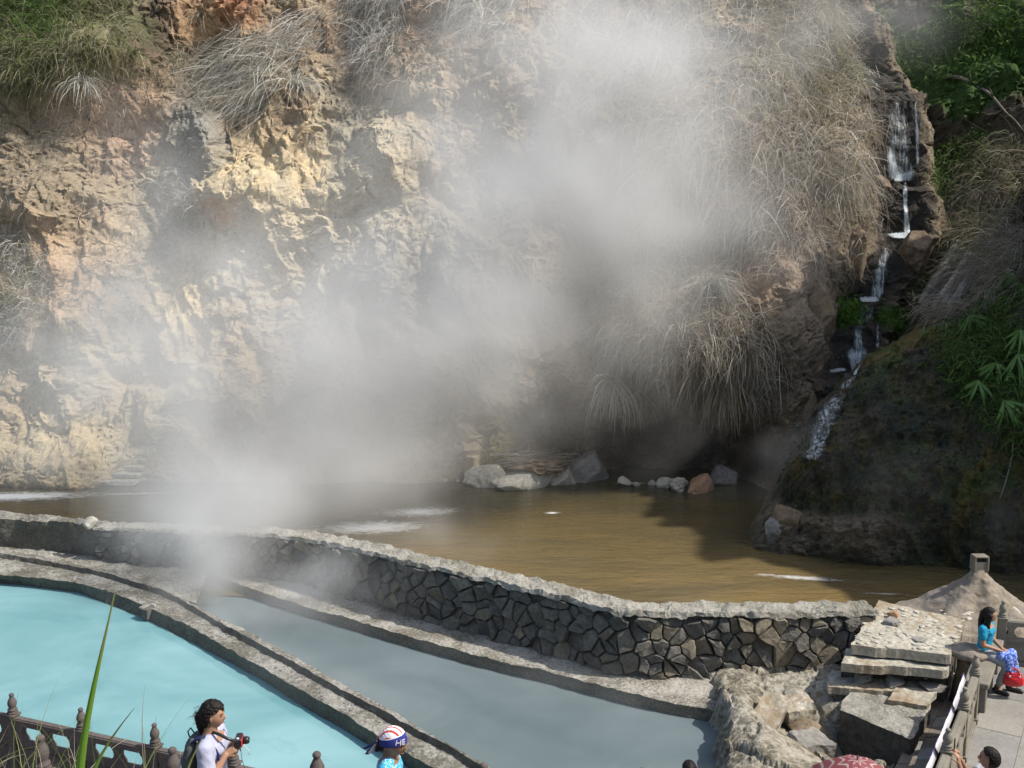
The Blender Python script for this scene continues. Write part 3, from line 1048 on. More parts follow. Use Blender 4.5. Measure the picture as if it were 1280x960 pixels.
# blocks in the bank
blk = [(1010, 905, 40, 20, 0.0, 'rock_brown', 'brown rock in the hollow of the bank'), (992, 860, 34, 14, 0.15, 'bank', 'small brown lump below the stone wall corner'),
       (1046, 850, 26, 20, 0.12, 'rock_brown', 'brown stone wedged between wall and slabs')]
for i, (a, b, w_, h_, z_, m_, l_) in enumerate(blk):
    boulder(a, b, w_, h_, z_, m_, l_, 'rocks on the bank', i + 70, 'bank_rock', depth=0.9).location.z -= 0.07


def rough_block(label, px_, py_, z, size, rot, mat, seed):
    bm = bmesh.new()
    bmesh.ops.create_cube(bm, size=1)
    bmesh.ops.subdivide_edges(bm, edges=bm.edges[:], cuts=9, use_grid_fill=True)
    co = np.array([v.co[:] for v in bm.verts])
    co = np.sign(co) * np.abs(co * 2) ** 1.0 / 2
    rr_ = np.linalg.norm(co, axis=1, keepdims=True)
    co = co * (1 - 0.22 * np.clip(rr_ - 0.62, 0, 1))
    q = co * np.array(size)
    q += 0.05 * np.stack([fbm(q + seed, 2.2, 3, seed), fbm(q + seed, 2.2, 3, seed + 1), fbm(q + seed, 2.2, 3, seed + 2)], 1) + 0.012 * np.stack([fbm(q + seed, 11, 2, seed)] * 3, 1)
    for v, c in zip(bm.verts, q):
        v.co = c
    o = bm_ob('stone_block', bm, MATS[mat], None, False, PZ(px_, py_, z))
    o.rotation_euler = rot
    tag(o, label, 'rock', 'blocks set in the rock bank')
    return o


rough_block('tall leaning slab with a pale flat face in the middle of the rock bank', 962, 893, 0.12, (0.42, 0.62, 0.40), (0.5, 0.25, -0.5), 'slab', 3)
rough_block('pale flat topped block right of the leaning slab', 996, 886, 0.10, (0.50, 0.42, 0.28), (0.1, -0.1, 0.3), 'slab', 9)
rough_block('grey block low in front of the square concrete block', 1012, 932, -0.08, (0.62, 0.42, 0.30), (0.15, 0.1, 0.5), 'rock_grey', 15)
rough_block('small pale block between the rock bank and the broad slab', 1030, 868, 0.12, (0.34, 0.30, 0.22), (0.0, 0.2, -0.2), 'slab', 21)


# slabs
def slab(name, quad_px, z, thick, mat, label, cat='stone slab', nu=70, nv=50, amp=0.018, zs=None, parent=None, side=None):
    q = [PZ(a, b, z if zs is None else zs[i]) for i, (a, b) in enumerate(quad_px)]     # order: near-left, near-right, far-right, far-left
    U, V = np.meshgrid(np.linspace(0, 1, nu), np.linspace(0, 1, nv), indexing='ij')
    U, V = U.ravel()[:, None], V.ravel()[:, None]
    A, B, Cc, D = [np.array(p) for p in q]
    T = (A * (1 - U) + B * U) * (1 - V) + (D * (1 - U) + Cc * U) * V
    ed = (np.minimum(np.minimum(U, 1 - U) * nu, np.minimum(V, 1 - V) * nv) < 0.5)[:, 0]
    T[:, 2] += amp * (fbm(T, 2.2, 3, 5) + 0.7 * ridged(T, 5, 2, 9) - 0.5) * (~ed)
    T[:, :2] += (0.045 * np.stack([fbm(T, 3, 4, 31), fbm(T, 3, 4, 32)], 1)) * ed[:, None]
    # skirt
    def idx(i, j): return i * nv + j
    loop = [idx(i, 0) for i in range(nu)] + [idx(nu - 1, j) for j in range(1, nv)] + [idx(i, nv - 1) for i in range(nu - 2, -1, -1)] + [idx(0, j) for j in range(nv - 2, 0, -1)]
    Bt = T[loop].copy()
    Bt[:, 2] -= thick
    base = len(T)
    F = grid_faces(nu, nv).tolist()
    m_ = len(loop)
    for k in range(m_):
        F.append([loop[k], base + k, base + (k + 1) % m_, loop[(k + 1) % m_]])
    o = ob(name, np_mesh(name, np.concatenate([T, Bt]), F, MATS[mat]), parent)
    if side:
        o.data.materials.append(MATS[side])
        nt_ = (nu - 1) * (nv - 1)
        mi = np.zeros(len(F), np.int32)
        mi[nt_:] = 1
        o.data.polygons.foreach_set('material_index', mi)
    if parent is None:
        tag(o, label, cat)
    return o


slab('stone_slab', [(1064, 806), (1187, 818), (1205, 775), (1098, 750)], 1.0, 0.16, 'slab', 'large pale crusted slab next to the end of the stone wall')
slab('plinth', [(1068, 803), (1184, 815), (1205, 775), (1100, 752)], 0.86, 1.3, 'mortar', 'dark base carrying the large pale slab', 'plinth', 20, 20)
slab('stone_slab', [(1050, 829), (1186, 838), (1190, 822), (1059, 811)], 0.80, 0.14, 'slab', 'long narrow step slab below the large crusted slab', nv=14)
slab('plinth', [(1052, 827), (1184, 836), (1190, 820), (1060, 810)], 0.68, 1.2, 'mortar', 'dark base under the narrow step slab', 'plinth', 20, 10)
slab('stone_slab', [(1034, 858), (1166, 868), (1180, 848), (1040, 838)], 0.42, 0.12, 'slab', 'uneven broad slab below the narrow step', nv=24, amp=0.03)
slab('stone_slab', [(1110, 874), (1160, 882), (1172, 862), (1120, 858)], 0.44, 0.10, 'slab', 'small square slab at the right edge of the broad slab', nv=24)
slab('concrete_block', [(1049, 886), (1138, 924), (1164, 884), (1066, 860)], 0.36, 1.3, 'coping', 'big square concrete block with a dark rough front face', 'block', 60, 60, 0.02, side='dark_side')
# block sides: rough rubble, much darker than the top
# stones lying on the slabs
lay = [(1116, 768, 11, 8, 1.06, 'rock_red', 'small orange stone on the large slab'), (1112, 778, 18, 9, 1.02, 'rock_grey', 'grey stone beside the orange one on the large slab'),
       (1078, 848, 24, 16, .46, 'rock_grey', 'grey stone at the left of the broad slab'), (1118, 852, 20, 12, .48, 'rock_grey', 'oval grey stone in the middle of the broad slab'),
       (1164, 858, 24, 10, .46, 'rock_grey', 'grey stone at the right of the broad slab'), (1144, 843, 12, 9, .5, 'rock_pale', 'left of two pale stones beneath the step slab'),
       (1155, 845, 10, 7, .5, 'rock_pale', 'right of two pale stones beneath the step slab'), (1150, 800, 14, 6, 1.0, 'rock_grey', 'flat stone in the crust near the front edge of the large slab')]
for i, (a, b, w_, h_, z_, m_, l_) in enumerate(lay):
    boulder(a, b, w_, h_, z_, m_, l_, 'stones lying on the slabs', i + 90, 'loose_stone', cat='stone')
rs_ = random.Random(5)
bm = bmesh.new()
for k in range(110):
    u_, v_ = rs_.random(), rs_.random()
    a = 1064 + (1187 - 1064) * u_ + v_ * 28
    b = 806 + 10 * u_ - 50 * v_
    p = PZ(a, b, 1.005)
    r_ = rs_.uniform(0.03, 0.09)
    rr_ = bmesh.ops.create_icosphere(bm, subdivisions=1, radius=1, matrix=Matrix.Translation(p) @ Matrix.Rotation(rs_.uniform(0, 3), 4, 'Z') @ Matrix.Diagonal((r_, r_ * .7, r_ * .3, 1)))
o = bm_ob('pebbles', bm, MATS['rock_pale'])
tag(o, 'small pebbles and crust lumps spread over the large slab', kind='stuff')

# ------------------------------------------------------------------ deck and paving
DZ = 0.4
bal_r = [Vector((5.42, 11.7, DZ)), Vector((6.15, 12.86, DZ)), Vector((6.80, 13.95, DZ))]
dirr = (bal_r[1] - bal_r[0]).normalized()
p_ext = [bal_r[0] - dirr * 1.33 * k for k in (2, 1)]
line_r = p_ext + bal_r
bm = bmesh.new()
prism = [(line_r[0].x, line_r[0].y), (bal_r[-1].x, bal_r[-1].y), (7.9, 16.2), (8.2, 16.6), (13.2, 16.4), (13.2, 7.9), (3.2, 7.9)]


def prism_ob(name, pts, z0, z1, mat, label, kind=None, cat=None):
    bm = bmesh.new()
    a = [bm.verts.new((p[0], p[1], z0)) for p in pts]
    b = [bm.verts.new((p[0], p[1], z1)) for p in pts]
    n = len(pts)
    for k in range(n):
        bm.faces.new((a[k], a[(k + 1) % n], b[(k + 1) % n], b[k]))
    bm.faces.new(b)
    bm.faces.new(a[::-1])
    bmesh.ops.recalc_face_normals(bm, faces=bm.faces)
    o = bm_ob(name, bm, mat)
    tag(o, label, cat, None, kind)
    return o


deck = prism_ob('deck', prism, -0.7, DZ - 0.008, MATS['paver_brown'], 'raised viewing deck at the right', 'structure')
# paving flags on the deck: each a part
along, across = dirr, Vector((dirr.y, -dirr.x, 0))
fw, fl = 0.62, 1.25
rp = random.Random(11)


def inside(p, poly):
    c = False
    n = len(poly)
    for i in range(n):
        a, b = poly[i], poly[(i + 1) % n]
        if (a[1] > p[1]) != (b[1] > p[1]) and p[0] < (b[0] - a[0]) * (p[1] - a[1]) / (b[1] - a[1]) + a[0]:
            c = not c
    return c


def clip_poly(poly, region):
    n = len(region)
    ar = sum(region[i][0] * region[(i + 1) % n][1] - region[(i + 1) % n][0] * region[i][1] for i in range(n))
    for i in range(n):
        a, b = region[i], region[(i + 1) % n]
        nx_, ny_ = (b[1] - a[1]), -(b[0] - a[0])
        if ar < 0:
            nx_, ny_ = -nx_, -ny_
        poly = clip(poly, nx_, ny_, nx_ * a[0] + ny_ * a[1])
        if len(poly) < 3:
            return []
    return poly


def flag(name, poly, z0, z1, mat, parent, gap=0.004):
    cx_, cy_ = sum(p[0] for p in poly) / len(poly), sum(p[1] for p in poly) / len(poly)
    bm = bmesh.new()
    def rg(k, z):
        r = []
        for p in poly:
            dx, dy = p[0] - cx_, p[1] - cy_
            l = math.hypot(dx, dy) or 1
            r.append(bm.verts.new((dx * (1 - k / l), dy * (1 - k / l), z)))
        return r
    a, b, c = rg(gap, z0), rg(gap, z1 - 0.004), rg(gap + 0.006, z1)
    n = len(poly)
    for r1, r2 in ((a, b), (b, c)):
        for k in range(n):
            bm.faces.new((r1[k], r1[(k + 1) % n], r2[(k + 1) % n], r2[k]))
    bm.faces.new(c)
    bmesh.ops.recalc_face_normals(bm, faces=bm.faces)
    return bm_ob(name, bm, mat, parent, False, (cx_, cy_, 0))


vis_region = [(4.1, 9.6), (8.05, 16.15), (8.3, 16.5), (10.6, 16.7), (10.6, 9.6)]
base_pt = bal_r[0]
for i in range(-3, 8):
    for j in range(0, 12):
        sh = 0.5 * fl * (j % 2)
        c0 = base_pt + along * (i * fl + sh) + across * (0.02 + j * fw)
        q = [(c0 + along * a_ + across * b_) for a_, b_ in ((0, 0), (fl, 0), (fl, fw), (0, fw))]
        poly = clip_poly([(p.x, p.y) for p in q], vis_region)
        if len(poly) >= 3:
            ar = abs(sum(poly[k][0] * poly[(k + 1) % len(poly)][1] - poly[(k + 1) % len(poly)][0] * poly[k][1] for k in range(len(poly)))) / 2
            if ar > 0.02:
                flag('paving_flag', poly, DZ - 0.04, DZ + rp.uniform(-0.003, 0.003), MATS['paver'], deck)
# brown paved strip outside the balustrade
pv = [(1060, 1000), (1118, 955), (1178, 846), (1200, 842), (1222, 840), (1175, 960), (1150, 1010)]
pq = [PZ(a, b, 0.12) for a, b in [(1105, 985), (1164, 870), (1180, 846), (1212, 842), (1200, 872), (1146, 985)]]
strip = prism_ob('paved_strip', [(p.x, p.y) for p in pq], -0.7, 0.09, MATS['mortar'], 'paved strip along the outside of the balustrade', 'structure')
pl0, pl1 = PZ(1105, 985, .12), PZ(1166, 866, .12)
pr0, pr1 = PZ(1146, 985, .12), PZ(1206, 862, .12)
for k in range(9):
    for j in range(2):
        def PT(u, v):
            a = pl0.lerp(pl1, u); b = pr0.lerp(pr1, u)
            return a.lerp(b, v)
        o1 = 0.03 * (j)
        u0, u1 = k / 9 + o1, (k + 1) / 9 + o1
        q = [PT(u0, j / 2), PT(u1, j / 2), PT(u1, (j + 1) / 2), PT(u0, (j + 1) / 2)]
        flag('paving_flag', [(p.x, p.y) for p in q], 0.05, 0.12 + rp.uniform(-.004, .004), MATS['paver_brown' if (k + j) % 3 else 'paver'], strip)
# left walkway and near terrace
prism_ob('walkway', [(-30, 19.5), (-7.6, 13.35), (-2.4, 11.3), (0, 10.9), (2.7, 11.0), (3.2, 11.2), (3.2, 7.9), (-30, 7.9)], -0.7, 0.0, MATS['paver'], 'walkway between the turquoise pool and the upper terrace', 'structure')
prism_ob('terrace', [(-30, 8.2), (15, 7.8), (15, 4.4), (-30, 4.4)], -0.7, 2.2, MATS['paver'], 'upper terrace above the walkway', 'structure')
prism_ob('steps', [(-30, 7.18), (-3.0, 7.18), (0.6, 7.12), (0.6, 4.5), (-30, 4.5)], 2.1, 2.55, MATS['paver'], 'raised step of the upper terrace that the near visitors stand on', 'structure')
# slope under the camera
sx_ = np.arange(-30, 20.1, 0.5); sy_ = np.arange(-14, 5.2, 0.4)
SX, SY = np.meshgrid(sx_, sy_, indexing='ij')
sp = np.stack([SX.ravel(), SY.ravel(), np.interp(SY.ravel(), [-14, 1.0, 2.2, 5.2], [7.0, 5.75, 5.5, 2.4])], 1)
sp[:, 2] += 0.1 * fbm(sp, 0.6, 3, 3)
tag(ob('slope', np_mesh('slope', sp, grid_faces(len(sx_), len(sy_)), MATS['soil'], True)), 'grassy earth slope below the viewpoint', kind='structure')


# ------------------------------------------------------------------ balustrades
def finial_bm(scale=1.0):
    bm = bmesh.new()
    pr = [(0.062, 0), (0.072, 0.012), (0.072, 0.03), (0.05, 0.04), (0.066, 0.055), (0.066, 0.07), (0.042, 0.082), (0.052, 0.11), (0.062, 0.15), (0.058, 0.19), (0.042, 0.225), (0.03, 0.25), (0.026, 0.262), (0.034, 0.275), (0.034, 0.295), (0.02, 0.31)]
    add_lathe(bm, [(r * scale, z * scale) for r, z in pr], 14)
    return bm


def baluster_bm():
    bm = bmesh.new()
    pr = [(-0.11, 0.0), (-0.095, 0.04), (-0.05, 0.09), (-0.042, 0.13), (-0.055, 0.18), (-0.085, 0.22), (-0.105, 0.262)]
    fr, bk = [], []
    for yy, lst in ((-0.05, fr), (0.05, bk)):
        for xx, zz in pr:
            lst.append(bm.verts.new((xx, yy, zz)))
        for xx, zz in reversed(pr):
            lst.append(bm.verts.new((-xx, yy, zz)))
    n = len(fr)
    bm.faces.new(fr)
    bm.faces.new(bk[::-1])
    for k in range(n):
        bm.faces.new((fr[k], bk[k], bk[(k + 1) % n], fr[(k + 1) % n]))
    bmesh.ops.recalc_face_normals(bm, faces=bm.faces)
    return bm


_fin = {}


def balustrade(pts, mat, label, H=0.85, vs=1.0):
    root = empty('balustrade', pts[0])
    tag(root, label, 'balustrade')
    root.scale = (1, 1, vs)
    M_ = MATS[mat]
    if mat not in _fin:
        a = bpy.data.meshes.new('finial'); b_ = finial_bm(); b_.to_mesh(a); b_.free(); a.materials.append(M_)
        a.polygons.foreach_set('use_smooth', [True] * len(a.polygons))
        c = bpy.data.meshes.new('baluster'); b_ = baluster_bm(); b_.to_mesh(c); b_.free(); c.materials.append(M_)
        bmp = bmesh.new()
        add_box(bmp, (0, 0, (H + 0.02) / 2), (0.13, 0.13, H + 0.02), bevel=0.008)
        add_box(bmp, (0, 0, H + 0.03), (0.155, 0.155, 0.03), bevel=0.006)
        add_box(bmp, (0, 0, 0.05), (0.17, 0.17, 0.10), bevel=0.008)
        d_ = bpy.data.meshes.new('post'); bmp.to_mesh(d_); bmp.free(); d_.materials.append(M_)
        _fin[mat] = (a, c, d_)
    fm, bmh, pm = _fin[mat]
    p0 = Vector(pts[0])
    for k, p in enumerate(pts):
        p = Vector(p)
        nx = Vector(pts[min(k + 1, len(pts) - 1)]) - Vector(pts[max(k - 1, 0)])
        an = math.atan2(nx.y, nx.x)
        po = ob('post', pm, root, p - p0)
        po.rotation_euler = (0, 0, an)
        ob('finial', fm, po, (0, 0, H + 0.045))
    for k in range(len(pts) - 1):
        a, b_ = Vector(pts[k]) - p0, Vector(pts[k + 1]) - p0
        dv_ = b_ - a
        L = dv_.length
        slope = math.atan2(dv_.z, math.hypot(dv_.x, dv_.y))
        an = math.atan2(dv_.y, dv_.x)
        Ln = L - 0.135
        mid = (a + b_) / 2

        def piece(name, boxes):
            bm = bmesh.new()
            for c_, s_ in boxes:
                add_box(bm, c_, s_, bevel=0.006)
            o = bm_ob(name, bm, M_, root, False, mid)
            o.rotation_euler = (0, -slope, an)
            return o
        piece('top_rail', [((0, 0, H - 0.06), (Ln, 0.115, 0.09)), ((0, 0, H - 0.008), (Ln, 0.085, 0.018))])
        piece('middle_rail', [((0, 0, 0.475), (Ln, 0.10, 0.07))])
        piece('panel', [((0, 0, 0.25), (Ln, 0.06, 0.38))])
        piece('base_rail', [((0, 0, 0.03), (Ln, 0.13, 0.06))])
        piece('panel_moulding', [((0, -0.036, 0.38), (Ln * 0.9, 0.012, 0.025)), ((0, -0.036, 0.12), (Ln * 0.9, 0.012, 0.025)), ((0, 0.036, 0.38), (Ln * 0.9, 0.012, 0.025)), ((0, 0.036, 0.12), (Ln * 0.9, 0.012, 0.025))])
        for q in (-0.5 + 0.115 / L * 1.2, 0, 0.5 - 0.115 / L * 1.2):
            o = ob('baluster', bmh, root, mid + dv_ * q + Vector((0, 0, 0.511)))
            o.rotation_euler = (0, 0, an)
    return root


left_line = [Vector((-7.03 + 1.16 * k, 13.30 - 0.445 * k, 0)) for k in range(-2, 5)]
left_line = [Vector((p.x, p.y, 0)) for p in left_line]
balustrade(left_line + [Vector((-1.2, 11.25, 0)), Vector((0.0, 11.02, 0)), Vector((1.25, 11.02, 0)), Vector((2.5, 11.02, 0))], 'bal_brown', 'brown carved stone balustrade running along the near edge of the turquoise pool', vs=0.95)
balustrade([Vector((-6.35, 7.95, 2.2)), Vector((-5.1, 7.85, 2.2)), Vector((-3.87, 7.72, 2.2)), Vector((-2.72, 7.52, 2.2)), Vector((-1.55, 7.45, 2.2)), Vector((-0.22, 7.28, 2.2)), Vector((1.0, 7.2, 2.2)), Vector((2.2, 7.1, 2.2)), Vector((3.4, 7.0, 2.2))], 'bal_brown', 'nearer balustrade of the upper terrace with only its finials in view')
balustrade(line_r, 'bal_grey', 'grey stone balustrade with bottle finials along the left side of the paved deck', vs=0.86)
pR = PZ(1250, 746, 1.55)
cor = Vector((8.22, 16.05, DZ))
balustrade([cor, cor + Vector((1.25, -0.35, 0)), cor + Vector((2.5, -0.7, 0))], 'bal_grey', 'short balustrade behind the seated woman at the right edge of the deck', vs=0.9)

# banner lying along the balustrade
m, t, b, o_ = new_mat('banner')
tc = t.nodes.new('ShaderNodeTexCoord')
sx = t.nodes.new('ShaderNodeSeparateXYZ')
t.links.new(tc.outputs['Generated'], sx.inputs[0])
k = ramp(t, sx.outputs[2], [(0.0, (0.20, 0.10, 0.42)), (0.10, (0.20, 0.10, 0.42)), (0.12, (0.60, 0.59, 0.64)), (0.88, (0.60, 0.59, 0.64)), (0.90, (0.25, 0.12, 0.5))], 'CONSTANT')
t.links.new(k, b.inputs['Base Color'])
b.inputs['Roughness'].default_value = 0.5
ban = empty('banner', line_r[1])
tag(ban, 'long white banner with purple edges tied along the deck balustrade', 'banner')
for k in range(0, 4):
    a, b_ = line_r[k], line_r[min(k + 1, 4)]
    L = (b_ - a).length - 0.05
    bm = bmesh.new()
    nseg = 14
    off = Vector((-dirr.y, dirr.x, 0))
    V_ = []
    for q in range(nseg + 1):
        xx = (q / nseg - 0.5) * L
        sag = 0.02 * math.cos(xx / L * math.pi) + 0.006 * math.sin(q * 1.9)
        V_.append([bm.verts.new((xx, yy, zz - sag)) for yy, zz in ((0.0, 0), (0.04 + .010 * math.sin(q), 0.085), (0.045, 0.09), (0.005, -0.004))])
    for q in range(nseg):
        for r_ in range(4):
            bm.faces.new((V_[q][r_], V_[q + 1][r_], V_[q + 1][(r_ + 1) % 4], V_[q][(r_ + 1) % 4]))
    bm.faces.new(V_[0]); bm.faces.new(V_[-1][::-1])
    bmesh.ops.recalc_face_normals(bm, faces=bm.faces)
    o = bm_ob('banner_cloth', bm, MATS['banner'], ban, True)
    o.location = (a + b_) / 2 - line_r[1] + off * 0.105 + Vector((0, 0, 0.66))
    o.rotation_euler = (0, 0, math.atan2((b_ - a).y, (b_ - a).x))

# round stone table with roots, beside the balustrade
tb = PZ(1211, 812, 1.0)
tab = empty('stone_table', (tb.x, tb.y, 0.1))
tag(tab, 'round stone table on a dark pedestal left of the seated woman', 'stone table')
bm = bmesh.new()
add_lathe(bm, [(0.12, 0.76), (0.27, 0.80), (0.31, 0.86), (0.29, 0.91), (0.18, 0.95), (0.05, 0.965)], 24)
for v in bm.verts:
    v.co *= 1 + 0.04 * pn(np.array([v.co[:]]) * 5, 3)[0]
bm_ob('table_top', bm, MATS['cone'], tab, True)
bm = bmesh.new()
add_lathe(bm, [(0.24, -0.1), (0.2, 0.3), (0.16, 0.6), (0.17, 0.78)], 16)
for v in bm.verts:
    v.co *= 1 + 0.15 * pn(np.array([v.co[:]]) * 6, 5)[0]
bm_ob('pedestal', bm, MATS['rock_brown'], tab, True)

# fumarole cone
cc = Vector((8.45, 17.45, 0.62))
th = np.linspace(0, 2 * math.pi, 120, endpoint=False)
rr = np.linspace(0, 1, 60)
TH, RR = np.meshgrid(th, rr, indexing='ij')
TH, RR = TH.ravel(), RR.ravel()
lobes = 1 + 0.10 * np.sin(TH * 5 + 1) + 0.07 * np.sin(TH * 8 + RR * 3)
rad = (0.10 + 1.15 * RR ** 1.25) * (1 + (lobes - 1) * np.minimum(1, RR * 2))
rad *= np.where(np.cos(TH) < 0, 1 + 0.25 * np.cos(TH) ** 2 * RR, 1)
hz_ = 0.98 * (1 - RR) ** 1.15
cp = np.stack([rad * np.cos(TH), rad * 0.85 * np.sin(TH), hz_ - 0.35 * (RR > 0.97)], 1)
cp += 0.04 * np.stack([fbm(cp, 3, 3, 1), fbm(cp, 3, 3, 2), fbm(cp, 3, 3, 3)], 1)
F = grid_faces(120, 60).tolist() + [[119 * 60 + j, j, j + 1, 119 * 60 + j + 1] for j in range(59)]
cone = ob('vent_cone', np_mesh('vent_cone', cp, F, MATS['cone'], True), None, cc)
tag(cone, 'stone coloured cone shaped vent mound with a boxy mouth on its peak', 'vent mound')
bm = bmesh.new()
bw, bh = 0.115, 0.25
add_box(bm, (-bw, 0, bh / 2), (0.035, 0.2, bh), bevel=0.008)
add_box(bm, (bw, 0, bh / 2), (0.035, 0.2, bh), bevel=0.008)
add_box(bm, (0, 0, bh + 0.012), (0.26, 0.2, 0.035), bevel=0.012)
add_box(bm, (0, 0.08, bh / 2), (0.2, 0.03, bh - 0.01))
add_box(bm, (0, -0.07, 0.085), (0.195, 0.03, 0.17))
bm_ob('vent_mouth', bm, MATS['bal_grey'], cone, False, (0, 0, 0.93))
bm = bmesh.new()
pc = PZ(1262, 762, 1.0)
add_tube(bm, [Vector(q) for q in resample([pc + Vector((-0.2, 0.25, -.5)), pc + Vector((-0.16, 0.15, -0.02)), pc + Vector((0.0, 0.1, 0.05)), pc + Vector((0.16, 0.05, -0.02)), pc + Vector((0.22, 0, -0.12)), pc + Vector((0.24, 0, -.7))], 24)], 0.02, 10)
simple('pvc', (0.62, 0.62, 0.6), 0.4)
tag(bm_ob('pipe', bm, MATS['pvc'], None, True), 'curved pale pipe behind the corner post at the right edge', 'pipe')

# stone bench between the deck balustrade and the corner post
b0, b1 = bal_r[-1] + dirr * 0.25, Vector((7.98, 15.85, DZ))
bl = (b1 - b0)
bench = empty('stone_bench', (b0 + b1) / 2, math.atan2(bl.y, bl.x))
tag(bench, 'low stone bench seat along the deck edge where the woman sits', 'bench')
bm = bmesh.new(); add_box(bm, (0, 0, 0.47), (bl.length, 0.34, 0.09), bevel=0.015)
bm_ob('seat', bm, MATS['bal_grey'], bench)
for q in (-0.4, 0, 0.4):
    bm = bmesh.new(); add_box(bm, (bl.length * q, 0, 0.21), (0.14, 0.26, 0.42), bevel=0.01)
    bm_ob('leg', bm, MATS['bal_grey'], bench)

# carved steps on the far bank
stp = hit(170, 575)
sq = PZ(170, 596, RIV)
stairs = empty('stone_steps', (sq.x, stp[0].y - 0.35, RIV))
tag(stairs, 'small flight of worn pale steps climbing from the far bank', 'steps')
for k in range(6):
    bm = bmesh.new()
    add_box(bm, (0.09 * k, 0.20 * k, 0.12 + 0.19 * k), (0.95 - 0.06 * k, 0.5, 0.17), bevel=0.035)
    bmesh.ops.subdivide_edges(bm, edges=bm.edges[:], cuts=2, use_grid_fill=True)
    for v in bm.verts:
        v.co += Vector((1, 1, 1)) * 0.05 * float(pn(np.array([v.co[:]]) * 3.1 + k, 4)[0])
    bm_ob('step', bm, MATS['rock_pale'], stairs)

# sluice notch in the divider wall and loose stones on the walls
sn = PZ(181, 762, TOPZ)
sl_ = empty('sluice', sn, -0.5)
tag(sl_, 'small sluice notch with a metal plate in the divider wall above the turquoise pool', 'sluice')
bm = bmesh.new(); add_box(bm, (0, 0.05, -0.10), (0.16, 0.14, 0.2)); bm_ob('slot_shade', bm, MATS['mortar'], sl_)  # dark box standing in for the shaded opening of the notch
bm = bmesh.new(); add_box(bm, (0.02, 0.20, 0.0), (0.12, 0.02, 0.12), bevel=0.004); bm_ob('plate', bm, MATS['pvc'], sl_)
bm = bmesh.new(); add_box(bm, (-0.15, 0.14, -0.01), (0.12, 0.26, 0.06), bevel=0.02); bm_ob('kerb', bm, MATS['rock_grey'], sl_)
boulder(112, 655, 16, 12, 0.86, 'rock_pale', 'pale stone resting on top of the wall at the left', None, 121, 'loose_stone', cat='stone')
boulder(101, 654, 9, 9, 0.86, 'rock_grey', 'small grey stone just left of the pale stone on the left wall', None, 123, 'loose_stone', cat='stone')
bm = bmesh.new()
for k in range(260):
    u_ = rs_.random()
    i_ = int(u_ * 519)
    q_ = rs_.random()
    p = Vector(resample(Lf, 520)[i_]).lerp(Vector(resample(Lk0, 520)[i_]), q_ * 0.8 + 0.1) if k % 40 == 0 else None
    if p is None:
        p = _LF[i_].lerp(_LK[i_], q_ * 0.8 + 0.1)
    else:
        _LF = [Vector(v) for v in resample(Lf, 520)]; _LK = [Vector(v) for v in resample(Lk0, 520)]
    r_ = rs_.uniform(0.012, 0.035)
    bmesh.ops.create_icosphere(bm, subdivisions=1, radius=1, matrix=Matrix.Translation(p + Vector((0, 0, 0.01))) @ Matrix.Rotation(rs_.uniform(0, 3), 4, 'Z') @ Matrix.Diagonal((r_, r_ * .7, r_ * .5, 1)))
tag(bm_ob('pebbles', bm, MATS['rock_grey']), 'grit and small lumps scattered along the divider wall', kind='stuff')

# ------------------------------------------------------------------ GRASS
grs = np.random.RandomState(12)


def strands(roots, normals, dirs, L, W, droop, nseg=6, spread=0.5, out=0.5):
    """ribbons that leave the ground along the normal, lean to dirs and droop; returns V, F"""
    n = len(roots)
    d0 = normals * out + dirs + grs.normal(size=(n, 3)) * spread
    d0 /= np.linalg.norm(d0, axis=1)[:, None]
    side = grs.normal(size=(n, 3))
    pts = [roots.copy()]
    cur = roots.copy()
    stepL = (L / nseg)[:, None]
    bend = grs.normal(size=(n, 3)) * 0.38
    dd = d0.copy()
    for k in range(nseg):
        t = (k + 1) / nseg
        dd = dd + np.array([0, -0.02, -1.0]) * (droop[:, None] * 1.3 / nseg) * (0.4 + 1.2 * t) + bend / nseg
        dd /= np.linalg.norm(dd, axis=1)[:, None]
        cur = cur + dd * stepL
        pts.append(cur.copy())
    V = np.zeros((n, nseg + 1, 2, 3))
    for k in range(nseg + 1):
        tan = pts[min(k + 1, nseg)] - pts[max(k - 1, 0)]
        s_ = np.cross(tan, side)
        s_ /= np.linalg.norm(s_, axis=1)[:, None] + 1e-9
        w_ = (W * (1 - 0.85 * (k / nseg) ** 1.5))[:, None] * 0.5
        V[:, k, 0] = pts[k] - s_ * w_
        V[:, k, 1] = pts[k] + s_ * w_
    base = (np.arange(n) * (nseg + 1) * 2)[:, None]
    k = np.arange(nseg)[None, :] * 2
    a = (base + k).reshape(-1)
    F = np.stack([a, a + 1, a + 3, a + 2], 1)
    return V.reshape(-1, 3), F


def grass(name, label, roots, normals, dirs, L, W, droop, palette, kind='stuff', cat=None, spread=0.4, out=0.5, nseg=6, group=None, tintvar=0.25, mass=None):
    n = len(roots)
    V, F = strands(roots, normals, dirs, L, W, droop, nseg, spread, out)
    pal = np.array(palette)
    idx = grs.randint(0, len(pal), n)
    c = pal[idx] * (1 + tintvar * grs.uniform(-1, 1, (n, 1)))
    c = np.repeat(c, (nseg + 1) * 2, axis=0)
    o = ob(name, np_mesh(name, V, F, MATS['blade'], True, c))
    tag(o, label, cat, group, kind)
    return o


